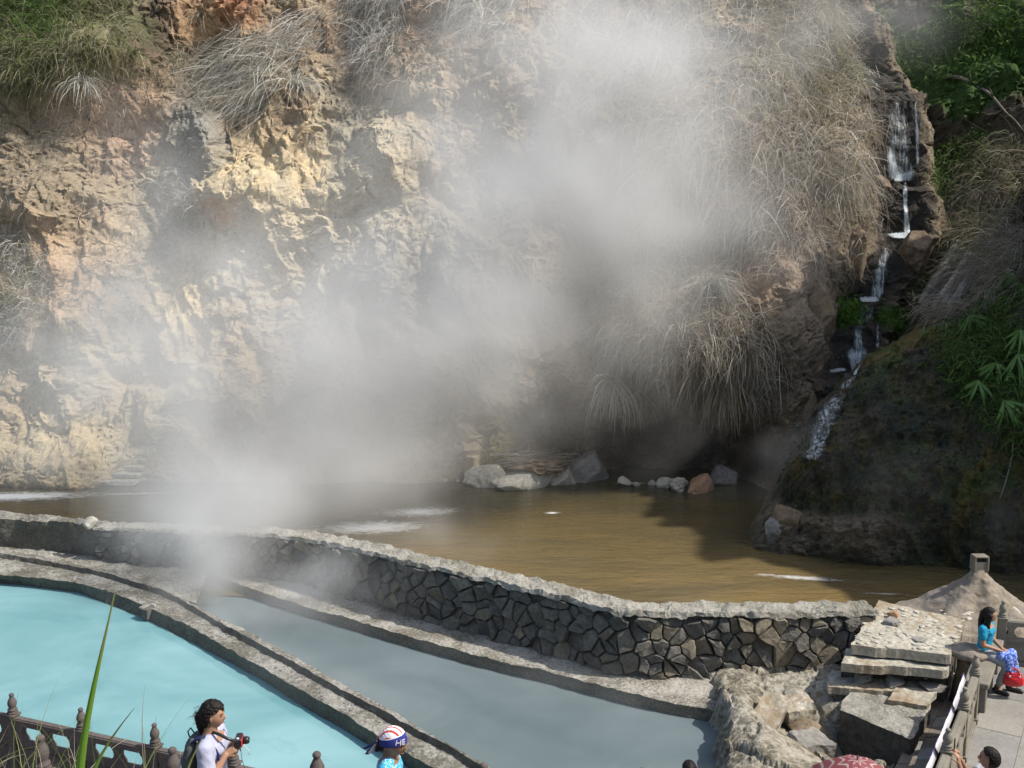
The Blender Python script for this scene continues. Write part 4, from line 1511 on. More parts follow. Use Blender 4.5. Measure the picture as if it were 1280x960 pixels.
def tussocks(poly, count, per, rad_px=6):
    """roots: tussock centres inside the photo region, cast onto the cliff"""
    R_, N_, Ci = [], [], []
    xs_, ys_ = [p[0] for p in poly], [p[1] for p in poly]
    c, tries = 0, 0
    while c < count and tries < count * 30:
        tries += 1
        a, b = grs.uniform(min(xs_), max(xs_)), grs.uniform(min(ys_), max(ys_))
        if not inside((a, b), poly):
            continue
        h_ = hit(a, b)
        if h_ is None:
            continue
        c += 1
        loc, nor, _ = h_
        for _ in range(per):
            R_.append(np.array(loc) + grs.normal(size=3) * 0.035 * rad_px - np.array(nor) * 0.04)
            N_.append(np.array(nor))
            Ci.append(c)
    return np.array(R_), np.array(N_), np.array(Ci)


PALE = [(0.46, 0.42, 0.35), (0.38, 0.34, 0.27), (0.52, 0.49, 0.42), (0.33, 0.29, 0.22)]
WHITE = [(0.60, 0.58, 0.52), (0.50, 0.48, 0.43), (0.66, 0.64, 0.58), (0.42, 0.40, 0.35)]
GREYS = [(0.34, 0.33, 0.30), (0.42, 0.41, 0.38), (0.26, 0.25, 0.22)]
TAN = [(0.40, 0.33, 0.23), (0.48, 0.40, 0.29), (0.30, 0.245, 0.17), (0.44, 0.385, 0.30)]
BROWN = [(0.27, 0.225, 0.175), (0.36, 0.31, 0.25), (0.21, 0.175, 0.13), (0.42, 0.38, 0.31)]
GREEN = [(0.07, 0.13, 0.03), (0.10, 0.16, 0.04), (0.05, 0.09, 0.025)]
MIXG = [(0.17, 0.18, 0.09), (0.24, 0.22, 0.13), (0.10, 0.14, 0.04), (0.32, 0.29, 0.19)]


def region(name, label, poly, count, per, Lr, Wr, droop, dirv, pal, kind='stuff', cat=None, spread=0.4, out=0.5, radp=6, nseg=6, group=None):
    r_, n_, ci = tussocks(poly, count, per, radp)
    m = len(r_)
    if m == 0:
        return None
    k = ci.max() + 1
    tuss_dir = (np.array(dirv)[None] + grs.normal(size=(k, 3)) * 0.25)[ci]
    tl = grs.uniform(0.7, 1.25, k)[ci]
    L = grs.uniform(Lr[0], Lr[1], m) * tl
    W = grs.uniform(Wr[0], Wr[1], m)
    dr = np.full(m, droop) * grs.uniform(0.25, 1.35, m)
    return grass(name, label, r_, n_, tuss_dir, L, W, dr, pal, kind, cat, spread, out, nseg, group)


region('grass', 'green and straw coloured grass hanging over the top left of the cliff', [(0, -25), (165, -25), (160, 50), (130, 75), (60, 95), (0, 120)], 190, 28, (0.4, 1.2), (0.012, 0.028), 1.5, (0, 0, 0.1), MIXG)
region('grass', 'bright green blades among the grass at the top left', [(0, -20), (90, -20), (85, 60), (40, 70), (0, 60)], 50, 30, (0.6, 1.3), (0.015, 0.03), 1.3, (0.1, 0, 0.1), GREEN)
region('grass', 'straw grass fringe below the top left grass', [(0, 70), (200, 40), (260, 90), (120, 110), (40, 150), (0, 160)], 70, 24, (0.4, 1.0), (0.010, 0.022), 1.6, (0, 0, 0), TAN + MIXG)
region('dry_grass', 'long bleached white grass sweeping down across the grey rock', [(395, 15), (410, 40), (340, 130), (290, 150), (275, 110), (270, 60), (330, 40)], 200, 20, (0.7, 2.0), (0.012, 0.026), 0.45, (-0.75, 0.1, -0.65), WHITE + PALE, spread=0.28, out=0.30, radp=8)
region('dry_grass', 'thin pale grass left of the bleached sweep', [(200, 70), (280, 50), (290, 130), (220, 130)], 60, 24, (0.4, 1.0), (0.012, 0.022), 1.3, (-0.3, 0, 0), PALE)
region('dry_grass', 'grey hanging grass curtain at the top centre left', [(430, -15), (510, -15), (500, 60), (470, 90), (450, 60)], 110, 24, (0.8, 1.8), (0.012, 0.025), 1.3, (-0.2, 0, -0.4), GREYS + WHITE, radp=8, out=0.3)
region('dry_grass', 'bleached grass arcs at the top edge right of the grey curtain', [(575, -15), (660, -15), (640, 30), (590, 40)], 80, 24, (0.9, 1.9), (0.013, 0.025), 0.9, (-0.6, 0, -0.4), WHITE, radp=8, out=0.3)
region('dry_grass', 'sparse straw along the top of the cliff between the curtains', [(400, -15), (700, -15), (700, 60), (560, 60), (520, 120), (430, 130)], 80, 18, (0.5, 1.3), (0.010, 0.022), 1.4, (-0.1, 0, 0), TAN + PALE)
region('dry_grass', 'great mass of pale dead grass draped over the right of the cliff', [(690, -20), (1050, -20), (1070, 60), (1080, 150), (1060, 260), (1010, 300), (930, 300), (860, 250), (780, 180), (700, 90)], 520, 30, (0.6, 2.0), (0.011, 0.025), 1.3, (-0.15, 0, -0.3), PALE + WHITE + TAN, radp=9, out=0.32, spread=0.5)
region('dry_grass', 'yellow green grass at the top of the pale mass', [(930, -20), (1060, -20), (1075, 110), (1030, 150), (960, 60)], 90, 36, (0.6, 1.4), (0.012, 0.026), 1.4, (0, 0, 0), MIXG + TAN)
region('dry_grass', 'brown thin grass between the pale mass and the waterfall', [(930, 200), (1085, 180), (1090, 290), (1040, 340), (900, 340)], 170, 22, (0.5, 1.4), (0.010, 0.021), 1.3, (-0.15, 0, -0.3), BROWN + PALE, radp=8, out=0.3, spread=0.5)
region('dry_grass', 'grey brown dead grass covering the overhanging lump above the cave', [(740, 350), (800, 345), (900, 350), (950, 400), (975, 460), (940, 480), (820, 450), (745, 440)], 230, 25, (0.5, 1.7), (0.011, 0.024), 1.4, (-0.1, 0, -0.3), BROWN + GREYS + PALE, radp=8, out=0.3, spread=0.55)
region('dry_grass', 'drooping fringe of dead grass over the cave mouth', [(750, 450), (960, 460), (975, 490), (900, 510), (760, 500)], 46, 34, (0.4, 1.1), (0.012, 0.024), 1.9, (0, 0, 0), BROWN + GREYS + PALE, radp=5, out=0.3)
region('dry_grass', 'sparse dead grass half lost in steam above the cave', [(720, 250), (900, 260), (880, 340), (740, 350)], 90, 26, (0.7, 1.6), (0.010, 0.024), 1.5, (0, 0, 0), PALE + BROWN)
region('twigs', 'pale grey shrub of fine twigs at the left edge of the cliff', [(0, 300), (50, 310), (62, 350), (50, 400), (0, 420)], 90, 36, (0.3, 0.8), (0.010, 0.024), 0.7, (0, 0, 0.2), GREYS + WHITE + MIXG, spread=0.8)
region('twigs', 'grey web of bare twigs on the lower left slope', [(90, 330), (210, 320), (240, 350), (200, 420), (100, 420)], 90, 24, (0.3, 0.8), (0.008, 0.018), 0.5, (0.2, 0, 0.1), GREYS, spread=0.9)
region('twigs', 'grey twigs below the grey rock', [(195, 215), (245, 220), (245, 300), (205, 300)], 36, 26, (0.3, 0.8), (0.010, 0.02), 0.6, (0, 0, 0), GREYS + WHITE, spread=0.9)
region('dry_grass', 'scattered straw strands across the left cliff', [(0, 130), (160, 110), (200, 330), (60, 300), (0, 300)], 90, 14, (0.3, 0.9), (0.008, 0.02), 1.4, (0, 0, 0), TAN + PALE)
# right hill
region('undergrowth', 'lush green ground cover above the waterfall', [(1130, 60), (1230, 10), (1280, -10), (1280, 60), (1180, 105), (1130, 100)], 260, 30, (0.12, 0.4), (0.02, 0.05), 1.0, (0, 0, 0.3), [(0.09, 0.17, 0.035), (0.12, 0.21, 0.05), (0.06, 0.12, 0.03)], spread=0.9, radp=10)  # palette lighter than GREEN, sunlight put into the leaf colour
region('undergrowth', 'green tuft of ground cover right of the thin fall', [(1165, 200), (1230, 160), (1240, 200), (1180, 240), (1160, 230)], 90, 30, (0.1, 0.35), (0.02, 0.045), 1.0, (0, 0, 0.3), GREEN, spread=0.9)
region('dry_grass', 'thin brown grass trailing down the dark right slope', [(1200, 180), (1280, 170), (1280, 330), (1200, 350), (1170, 330)], 150, 24, (0.6, 1.5), (0.008, 0.02), 1.3, (-0.5, 0, 0), BROWN + MIXG)
region('dry_grass', 'brown grass lying over the mound beside the cascades', [(1180, 340), (1280, 280), (1280, 350), (1200, 410), (1160, 400)], 110, 24, (0.5, 1.2), (0.008, 0.02), 1.0, (-0.6, -0.1, -0.1), BROWN)
region('undergrowth', 'green plants over the right side of the mossy mound', [(1160, 430), (1200, 410), (1280, 350), (1280, 560), (1220, 520), (1180, 470)], 230, 26, (0.15, 0.5), (0.018, 0.045), 1.0, (0, 0, 0.2), GREEN, spread=0.9, radp=8)
region('moss', 'dark clumps of moss and wet weed on the face of the mound', [(1000, 560), (1060, 490), (1160, 440), (1200, 520), (1280, 560), (1280, 700), (1120, 690), (1000, 640)], 300, 18, (0.04, 0.15), (0.015, 0.04), 1.6, (0, 0, 0), [(0.030, 0.032, 0.015), (0.05, 0.045, 0.018), (0.035, 0.05, 0.015), (0.09, 0.07, 0.02)], spread=0.8, radp=12, nseg=3)
for a, b, l_ in ((1059, 392, 'bright green moss cushion left of the cascade'), (1118, 401, 'bright green moss cushion right of the cascade')):
    region('moss_cushion', l_, [(a - 17, b - 10), (a + 17, b - 10), (a + 19, b + 8), (a - 17, b + 10)], 36, 36, (0.1, 0.26), (0.015, 0.035), 1.2, (0, 0, 0.3), [(0.13, 0.26, 0.04), (0.09, 0.19, 0.03)], 'thing', 'moss', 0.9, group='moss cushions in the cascade', nseg=3)
# single tufts one can point at
tfs = [(103, 103, 'small bleached tuft hanging below a ledge at the upper left', 90, WHITE, 1.5), (370, 108, 'pale tuft arching over the ochre outcrop', 130, WHITE, 1.7),
       (388, 170, 'narrow brown tuft hanging beside the ochre outcrop', 50, BROWN, 1.2), (768, 478, 'spiky pale tuft fanning out over the cave mouth', 110, WHITE, 2.1),
       (768, 432, 'small rounded grey tuft above the spiky one', 120, GREYS, 1.0), (905, 480, 'long pale tuft fanning down right of the cave', 160, TAN, 2.2),
       (885, 360, 'large arching tuft on top of the overhanging lump', 240, GREYS, 2.2), (935, 440, 'tuft at the right shoulder of the overhanging lump', 160, BROWN, 1.8),
       (730, 345, 'thin pale tuft just left of the overhanging lump', 90, PALE, 1.6), (1000, 130, 'sunlit straw tuft near the top of the pale mass', 140, TAN, 1.6),
       (250, 18, 'ochre tuft at the top above the dark hollow', 110, TAN, 1.2), (25, 305, 'bare branching tuft at the left edge above the pale shrub', 90, PALE, 1.4),
       (165, 68, 'drab tuft under the dark hollow', 90, MIXG, 1.3), (1230, 240, 'brown tuft on the dark right slope', 140, BROWN, 1.6)]
for a, b, l_, n_, pal_, len_ in tfs:
    h_ = hit(a, b)
    rts = np.array(h_[0])[None] + grs.normal(size=(n_, 3)) * np.array([0.13, 0.04, 0.05])
    grass('grass_tuft', l_, rts, np.tile(np.array(h_[1]), (n_, 1)), grs.normal(size=(n_, 3)) * np.array([0.35, 0.05, 0.15]) + np.array([0, -0.2, 0.15]),
          grs.uniform(0.5, 1.0, n_) * len_, grs.uniform(0.014, 0.034, n_), grs.uniform(1.2, 2.3, n_), pal_, 'thing', 'grass tuft', 0.15, 0.3, 8, 'grass tufts on the cliff')

# bamboo-like leaves on the right
def leaf_plant(px_, py_, label, n_, L_, seed, which=None):
    h_ = hit(px_, py_)
    rr_ = random.Random(seed)
    root = empty('fan_leaf_plant', h_[0] + h_[1] * 0.05)
    tag(root, label, 'plant', 'leafy plants on the right slope')
    simple('leaf_green', (0.085, 0.17, 0.035), 0.5) if 'leaf_green' not in MATS else None
    bm = bmesh.new()
    tip = Vector((-0.3, -0.5, 0.35))
    add_tube(bm, [Vector((0, 0, 0)), Vector((-0.1, -0.25, 0.3)), tip], [0.015, 0.012, 0.008], 6)
    bm_ob('stem', bm, MATS['leaf_green'], root)
    tw_ = rr_.uniform(-0.5, 0.5)
    n_ = rr_.choice((6, 7, 8, 9))
    L_ *= rr_.uniform(0.7, 1.15)
    for k in range(n_):
        an = math.pi * (0.1 + 0.8 * k / (n_ - 1)) + rr_.uniform(-.22, .22) + tw_
        d_ = Vector((math.cos(an), -0.35 + rr_.uniform(-.2, .2), -abs(math.sin(an)) * 0.9)).normalized()
        sd_ = d_.cross(Vector((0, -1, 0.2))).normalized()
        bm = bmesh.new()
        l_ = L_ * rr_.uniform(0.75, 1.15)
        prev = None
        for q in range(6):
            t_ = q / 5
            c_ = d_ * l_ * t_ + Vector((0, 0, -0.25 * l_ * t_ * t_)) + Vector((0, -0.08 * math.sin(t_ * 3), 0))
            w_ = 0.035 * math.sin(math.pi * min(1, 0.12 + t_ * 0.88)) + 0.002
            cur = [bm.verts.new(c_ - sd_ * w_), bm.verts.new(c_ + Vector((0, 0.012, 0))), bm.verts.new(c_ + sd_ * w_)]
            if prev:
                bm.faces.new((prev[0], cur[0], cur[1], prev[1])); bm.faces.new((prev[1], cur[1], cur[2], prev[2]))
            prev = cur
        bm_ob('leaf', bm, MATS['leaf_green'], root, True, tip)
    return root


for k, (a, b, l_) in enumerate([(1226, 503, 'fan of narrow green leaves lowest on the slope left'), (1258, 528, 'fan of leaves hanging just right of the lowest fan'), (1246, 478, 'fan of green leaves in the middle of the leafy group'),
                                (1272, 470, 'brighter fan of leaves at the right edge of the picture'), (1215, 420, 'uppermost fan of leaves beside the brown grass'), (1275, 440, 'fan of leaves above the bright one at the right edge')]):
    leaf_plant(a, b - 12, l_, 9, 0.75, k)

# fallen branches, roots and debris
rb = random.Random(8)


def branch(name, pxs_, rad, label, seed=0, group=None, lift=0.12):
    pts = []
    for a, b in pxs_:
        h_ = hit(a, b)
        pts.append(h_[0] + h_[1] * lift)
    A = resample(pts, 26)
    A = smooth_line(A, 3)
    A += 0.05 * np.stack([fbm(A, 1.5, 2, seed), fbm(A, 1.5, 2, seed + 1), fbm(A, 1.5, 2, seed + 2)], 1)
    bm = bmesh.new()
    add_tube(bm, [Vector(p) for p in A], [rad * (1 - 0.6 * k / 25) for k in range(26)], 8)
    for k in (8, 14, 19):
        p = Vector(A[k])
        add_tube(bm, [p, p + Vector((rb.uniform(-.3, .3), -0.15, rb.uniform(0.1, .4)))], [rad * 0.5, rad * 0.15], 6)
    tag(bm_ob(name, bm, MATS['bark'], None, True), label, 'branch', group)


branch('fallen_branch', [(1180, 95), (1205, 100), (1235, 120), (1258, 145), (1285, 172)], 0.075, 'dead branch slanting down the dark slope above the waterfall', 1)
branch('fallen_branch', [(1155, 378), (1190, 395), (1200, 408)], 0.03, 'thin stick across the foot of the pale striped rock', 5)
branch('fallen_branch', [(1265, 520), (1262, 570), (1250, 620)], 0.025, 'thin twig hanging below the leaf fans', 9)

# debris pile behind the pale rocks
dp = PZ(672, 590, RIV)
root = empty('debris_pile', (dp.x - 0.1, 31.05, 0.42))
tag(root, 'heap of brown twigs lying on the pale rocks below the cliff', 'twig pile')
for k in range(46):
    bm = bmesh.new()
    c_ = Vector((rb.uniform(-1.0, 0.9), rb.uniform(-0.35, 0.3), rb.uniform(0.0, 0.45)))
    d_ = Vector((rb.uniform(0.5, 1.1), rb.uniform(-.2, .2), rb.uniform(-0.05, 0.3))) * 0.6
    add_tube(bm, [c_ - d_, c_ + Vector((0, 0, rb.uniform(-.06, .06))), c_ + d_], [0.030, 0.024, 0.012], 5)
    bm_ob('twig', bm, MATS['bark'], root)
bm = bmesh.new()
bmesh.ops.create_icosphere(bm, subdivisions=4, radius=1)
for v in bm.verts:
    q = float(fbm(np.array([v.co[:]]), 3, 3, 5)[0])
    v.co = Vector((v.co.x * 0.95, v.co.y * 0.5, v.co.z * 0.3)) * (1 + 0.3 * q)
bm_ob('mud_mound', bm, MATS['rock_brown'], root)

# striped limestone outcrop right of the third fall
so_ = empty('streaked_rock', hit(1185, 345)[0])
tag(so_, 'pale rock with parallel diagonal ribs right of the waterfall', 'rock')
for k in range(6):
    a0_, a1_ = hit(1200 + k * 5 - 2, 300 + k * 5), hit(1150 + k * 7, 378 + k * 2)
    if a0_ is None or a1_ is None:
        continue
    bm = bmesh.new()
    A = resample([a1_[0] + a1_[1] * 0.08, (a0_[0] + a1_[0]) / 2 + Vector((0, -0.15, 0.05)), a0_[0] + a0_[1] * 0.08], 14)
    A += 0.05 * np.stack([fbm(A, 2, 2, k), fbm(A, 2, 2, k + 1), fbm(A, 2, 2, k + 2)], 1)
    add_tube(bm, [Vector(p) - so_.location for p in A], [0.05 + 0.10 * math.sin(math.pi * (q + 1) / 16) for q in range(14)], 8)
    bm_ob('rib', bm, MATS['rock_grey' if k % 3 else 'rock_pale'], so_, False)

# ------------------------------------------------------------------ WATERFALLS
m, t, b, o_ = new_mat('fall_water')
p = pos(t, (9, 3, 0.9))
n1 = noise(t, 1.6, 6, 0.75, p, 0.8)
n2 = noise(t, 5.0, 6, 0.8, pos(t, (1, 1, 0.8)), 0.5)
att = N(t, 'ShaderNodeAttribute', attribute_name='col').outputs['Color']
spx = t.nodes.new('ShaderNodeSeparateColor')
t.links.new(att, spx.inputs[0])
v = mth(t, 'ADD', mth(t, 'ADD', mth(t, 'MULTIPLY', n1, 0.7), mth(t, 'MULTIPLY', n2, 0.3)), mth(t, 'MULTIPLY', mth(t, 'SUBTRACT', spx.outputs[0], 0.5), 0.38))
al = ramp(t, v, [(0.42, (0.0, 0.0, 0.0)), (0.62, (1, 1, 1))])
cc_ = mix(t, (0.10, 0.12, 0.13), (0.58, 0.63, 0.66), al)
t.links.new(cc_, b.inputs['Base Color'])
b.inputs['Roughness'].default_value = 0.25
am = mth(t, 'MULTIPLY', al, 0.9)
am.node.use_clamp = True
t.links.new(am, b.inputs['Alpha'])
bump(t, b, v, 0.6, 0.05)


def fall(label, left, right, foam=0.5, off=0.07, nu=24, nv=60, Ys=None, foamend=0.25, group='steps of the waterfall', name='waterfall'):
    """left/right edges given top to bottom in the photo; the sheet hangs just in front of the rock"""
    A = resample([PY(a, b, 34) for a, b in left], nv)
    B = resample([PY(a, b, 34) for a, b in right], nv)
    V = []
    col_ = []
    lastY = None
    for j in range(nv):
        for i in range(nu):
            q = Vector(A[j]).lerp(Vector(B[j]), i / (nu - 1))
            u_, v_ = to_px(np.array([q[:]]))
            h_ = hit(float(u_[0]), float(v_[0]))
            loc = h_[0] if h_ else q
            dr = (Vector((0, 0, CAM_H)) - loc).normalized()
            V.append(loc + dr * off)
            e_ = abs(i / (nu - 1) - 0.5) * 2
            g_ = abs(j / (nv - 1) - 0.5) * 2
            f_ = foam + foamend * (j / (nv - 1)) ** 3 - 0.8 * e_ ** 3 - (0.9 if foam > 0.8 else 0.25) * g_ ** 4 - 0.5 * max(0, 0.25 - j / (nv - 1)) * (1 + e_)
            col_.append((f_, f_, f_))
    V = np.array([v[:] for v in V])
    # smooth the sheet so it bridges cracks in the rock
    G = V.reshape(nv, nu, 3)
    for _ in range(4):
        H_ = G.copy()
        H_[1:-1] = (G[:-2] + 2 * G[1:-1] + G[2:]) / 4
        G = H_.copy()
        G[:, 1:-1] = (H_[:, :-2] + 2 * H_[:, 1:-1] + H_[:, 2:]) / 4
    G[:, :, 1] -= 0.10
    o = ob(name, np_mesh(name, G.reshape(-1, 3), grid_faces(nv, nu), MATS['fall_water'], True, np.array(col_)))
    tag(o, label, 'waterfall', group)
    return o


fall('tall upper fall spreading over dark rock', [(1103, 118), (1101, 160), (1104, 215), (1112, 226)], [(1136, 116), (1142, 160), (1146, 208), (1150, 212)], 0.42)
fall('small trickle at the very top of the stream', [(1072, 78), (1082, 100), (1092, 108)], [(1080, 76), (1092, 98), (1102, 110)], 0.4, nu=8, nv=20)
fall('white froth at the left base of the upper fall', [(1105, 182), (1106, 222)], [(1116, 184), (1128, 226)], 0.74, off=0.14, nu=10, nv=24)
fall('white splash ledge under the upper fall', [(1110, 220), (1116, 228)], [(1150, 208), (1140, 228)], 0.84, off=0.16, nu=20, nv=10)
fall('narrow middle fall between dark rocks', [(1126, 228), (1127, 260), (1128, 294)], [(1134, 228), (1134, 260), (1138, 294)], 0.75, off=0.1, nu=8)
fall('white splash at the foot of the narrow middle fall', [(1102, 291), (1112, 298)], [(1140, 288), (1136, 299)], 0.84, off=0.14, nu=18, nv=8)
fall('fan shaped third fall', [(1098, 308), (1090, 340), (1082, 370)], [(1114, 306), (1110, 340), (1104, 372)], 0.58)
fall('white splash at the foot of the third fall', [(1066, 370), (1074, 378)], [(1104, 368), (1100, 378)], 0.84, off=0.14, nu=18, nv=8)
fall('fourth fall dropping between the moss cushions', [(1066, 400), (1062, 430), (1044, 446)], [(1080, 400), (1082, 432), (1094, 448)], 0.58)
fall('thin side trickle right of the fourth fall', [(1094, 402), (1092, 434)], [(1098, 402), (1099, 438)], 0.62, nu=6)
fall('white broken water below the fourth fall', [(1046, 434), (1058, 452), (1064, 468)], [(1096, 436), (1078, 452), (1070, 468)], 0.72, off=0.12)
fall('thin splash running left of the broken water', [(1032, 462), (1050, 458)], [(1036, 467), (1062, 462)], 0.9, nu=8, nv=14)
fall('last rapid tumbling behind the mossy mound', [(1036, 478), (1014, 508), (1000, 572)], [(1066, 476), (1056, 510), (1026, 575)], 0.55, off=0.15)
fall('short chute joining the broken water to the last rapid', [(1052, 462), (1040, 486)], [(1076, 462), (1066, 484)], 0.55, off=0.12, nu=14, nv=20)
fall('faint sheet of water between the moss cushions', [(1070, 378), (1068, 402)], [(1100, 378), (1092, 402)], 0.42, nu=14, nv=16)
fall('thin trickle on the right side of the upper fall', [(1140, 124), (1143, 205)], [(1146, 124), (1149, 205)], 0.6, nu=6, nv=30)

# ------------------------------------------------------------------ PEOPLE
simple('skin', (0.34, 0.19, 0.12), 0.55, 0.35, 0.06, 12)
simple('skin_tan', (0.22, 0.12, 0.075), 0.55, 0.35, 0.06, 12)
simple('hair', (0.012, 0.009, 0.008), 0.6, 0.2, 0.4, 60)
simple('shirt_lilac', (0.38, 0.39, 0.50), 0.85, 0.1, 0.05, 14)
simple('shirt_blue', (0.025, 0.25, 0.40), 0.85, 0.1, 0.10, 14)
simple('shirt_white', (0.52, 0.52, 0.55), 0.85, 0.1, 0.05, 14)
simple('trousers_grey', (0.30, 0.30, 0.32), 0.85, 0.1, 0.12, 14)
simple('trousers_dark', (0.04, 0.045, 0.07), 0.85, 0.1, 0.12, 14)
simple('shoe_black', (0.015, 0.014, 0.014), 0.35, 0.5)
simple('pack_grey', (0.075, 0.085, 0.085), 0.8, 0.2, 0.2, 30)
simple('black_plastic', (0.02, 0.02, 0.022), 0.35, 0.5)
simple('red_leather', (0.48, 0.012, 0.02), 0.22, 0.6, 0.15, 9)
simple('red_metal', (0.35, 0.03, 0.03), 0.3, 0.6)
simple('eye_dark', (0.02, 0.012, 0.01), 0.2, 0.6)
simple('lip', (0.26, 0.10, 0.08), 0.5, 0.4)
simple('navy_cloth', (0.02, 0.025, 0.10), 0.8, 0.2)


def capsule(bm, p0, p1, r0, r1, seg=14):
    p0, p1 = Vector(p0), Vector(p1)
    ax = p1 - p0
    L = ax.length or 1e-4
    M = Matrix.Translation(p0) @ Vector((0, 0, 1)).rotation_difference(ax.normalized()).to_matrix().to_4x4()
    pr = [(max(1e-3, r0 * math.sin(a)), -r0 * math.cos(a)) for a in (0.12, 0.5, 0.95, 1.57)] + [(max(1e-3, r1 * math.cos(a)), L + r1 * math.sin(a)) for a in (0.0, 0.6, 1.05, 1.45)]
    add_lathe(bm, pr, seg, M)


def chain(bm, pts, rads, infl=0.0, seg=14):
    for a, b, r0, r1 in zip(pts, pts[1:], rads, rads[1:]):
        capsule(bm, a, b, r0 + infl, r1 + infl, seg)


def ell_loft(bm, secs, seg=20):
    """secs: (centre, rx (front-back), ry (side))"""
    rings = []
    for c, rx, ry in secs:
        rings.append([bm.verts.new((c[0] + rx * math.cos(2 * math.pi * k / seg), c[1] + ry * math.sin(2 * math.pi * k / seg), c[2])) for k in range(seg)])
    for a, b in zip(rings, rings[1:]):
        for k in range(seg):
            bm.faces.new((a[k], a[(k + 1) % seg], b[(k + 1) % seg], b[k]))
    bm.faces.new(rings[0][::-1])
    bm.faces.new(rings[-1])


def head_geo(bm, M, s=1.0, infl=0.0):
    r = bmesh.ops.create_icosphere(bm, subdivisions=4, radius=1)
    for v in r['verts']:
        x, y, z = v.co
        X_, Y_, Z_ = x * 0.096, y * 0.076, z * 0.116
        if z < 0:
            k = (-z) ** 1.6
            Y_ *= 1 - 0.34 * k
            X_ = X_ * (1 - 0.10 * k) + (0.012 * k if x > 0 else 0.03 * k)
        if x > 0.1:
            X_ += 0.024 * math.exp(-((Y_ / 0.012) ** 2) - ((Z_ + 0.018) / 0.017) ** 2)
            X_ += 0.012 * math.exp(-((Y_ / 0.010) ** 2) - ((Z_ - 0.002) / 0.02) ** 2)
            X_ -= 0.010 * math.exp(-(((abs(Y_) - 0.031) / 0.015) ** 2) - ((Z_ - 0.010) / 0.012) ** 2)
            X_ += 0.007 * math.exp(-((Y_ / 0.022) ** 2) - ((Z_ + 0.058) / 0.010) ** 2)
            X_ += 0.006 * math.exp(-((Y_ / 0.02) ** 2) - ((Z_ + 0.096) / 0.014) ** 2)
            X_ += 0.004 * math.exp(-(((abs(Y_) - 0.03) / 0.02) ** 2) - ((Z_ - 0.028) / 0.008) ** 2)
        v.co = M @ (Vector((X_, Y_, Z_)) * s)
    for sgn in (-1, 1):
        q = bmesh.ops.create_icosphere(bm, subdivisions=2, radius=1)
        for v in q['verts']:
            v.co = M @ (Vector((-0.005 + v.co.x * 0.017, sgn * 0.077 + v.co.y * 0.009, -0.004 + v.co.z * 0.030)) * s)


def hand_geo(bm, wrist, fwd, nrm, side, curl=0.9, s=1.0):
    """palm with five unequal fingers; nrm: palm side"""
    f = Vector(fwd).normalized()
    n_ = (Vector(nrm) - f * f.dot(Vector(nrm))).normalized()
    w_ = f.cross(n_).normalized() * side
    wr = Vector(wrist)
    for k in (-1.2, -0.4, 0.4, 1.2):
        capsule(bm, wr + w_ * 0.014 * k * s * 0.8, wr + f * 0.075 * s + w_ * 0.018 * k * s, 0.014 * s, 0.012 * s, 8)
    for k, L in ((-1.5, 0.060), (-0.5, 0.074), (0.5, 0.080), (1.5, 0.072)):
        p = wr + f * 0.082 * s + w_ * 0.0175 * k * s
        a = 0.3
        for q, fr in enumerate((0.45, 0.3, 0.25)):
            a += curl * (0.55 + 0.25 * q)
            d = (f * math.cos(a) + n_ * math.sin(a))
            p2 = p + d * L * fr * s
            capsule(bm, p, p2, (0.0088 - 0.0008 * q) * s, (0.0082 - 0.0009 * q) * s, 8)
            p = p2
    p = wr + f * 0.02 * s + w_ * 0.024 * s
    d = (f * 0.65 + w_ * 0.6 + n_ * 0.45).normalized()
    for L, r_ in ((0.036, 0.011), (0.028, 0.0095), (0.022, 0.0085)):
        p2 = p + d * L * s
        capsule(bm, p, p2, r_ * s, r_ * 0.92 * s, 8)
        p = p2
        d = (d + n_ * 0.35 * curl - w_ * 0.25 * curl).normalized()


def melt(name, bm, mat, parent, voxel=0.007, smooth=3, disp=None):
    """join overlapping closed shapes into one continuous skin"""
    me = bpy.data.meshes.new(name)
    bm.normal_update()
    bm.to_mesh(me)
    bm.free()
    o = bpy.data.objects.new('tmp', me)
    C.objects.link(o)
    r = o.modifiers.new('r', 'REMESH')
    r.mode = 'VOXEL'
    r.voxel_size = voxel
    sm = o.modifiers.new('s', 'SMOOTH')
    sm.factor = 0.5
    sm.iterations = smooth
    dg = bpy.context.evaluated_depsgraph_get()
    me2 = bpy.data.meshes.new_from_object(o.evaluated_get(dg))
    bpy.data.objects.remove(o)
    me2.name = name
    me2.materials.clear()
    me2.materials.append(mat)
    n = len(me2.vertices)
    if disp:
        co = np.zeros(n * 3); me2.vertices.foreach_get('co', co); co = co.reshape(-1, 3)
        no = np.zeros(n * 3); me2.vertices.foreach_get('normal', no); no = no.reshape(-1, 3)
        co = co + no * disp(co)[:, None]
        me2.vertices.foreach_set('co', co.ravel())
    me2.polygons.foreach_set('use_smooth', np.ones(len(me2.polygons), bool))
    me2.update()
    return ob(name, me2, parent)


def folds(amp, sc):
    return lambda co: amp * fbm(co, sc, 3, 4)


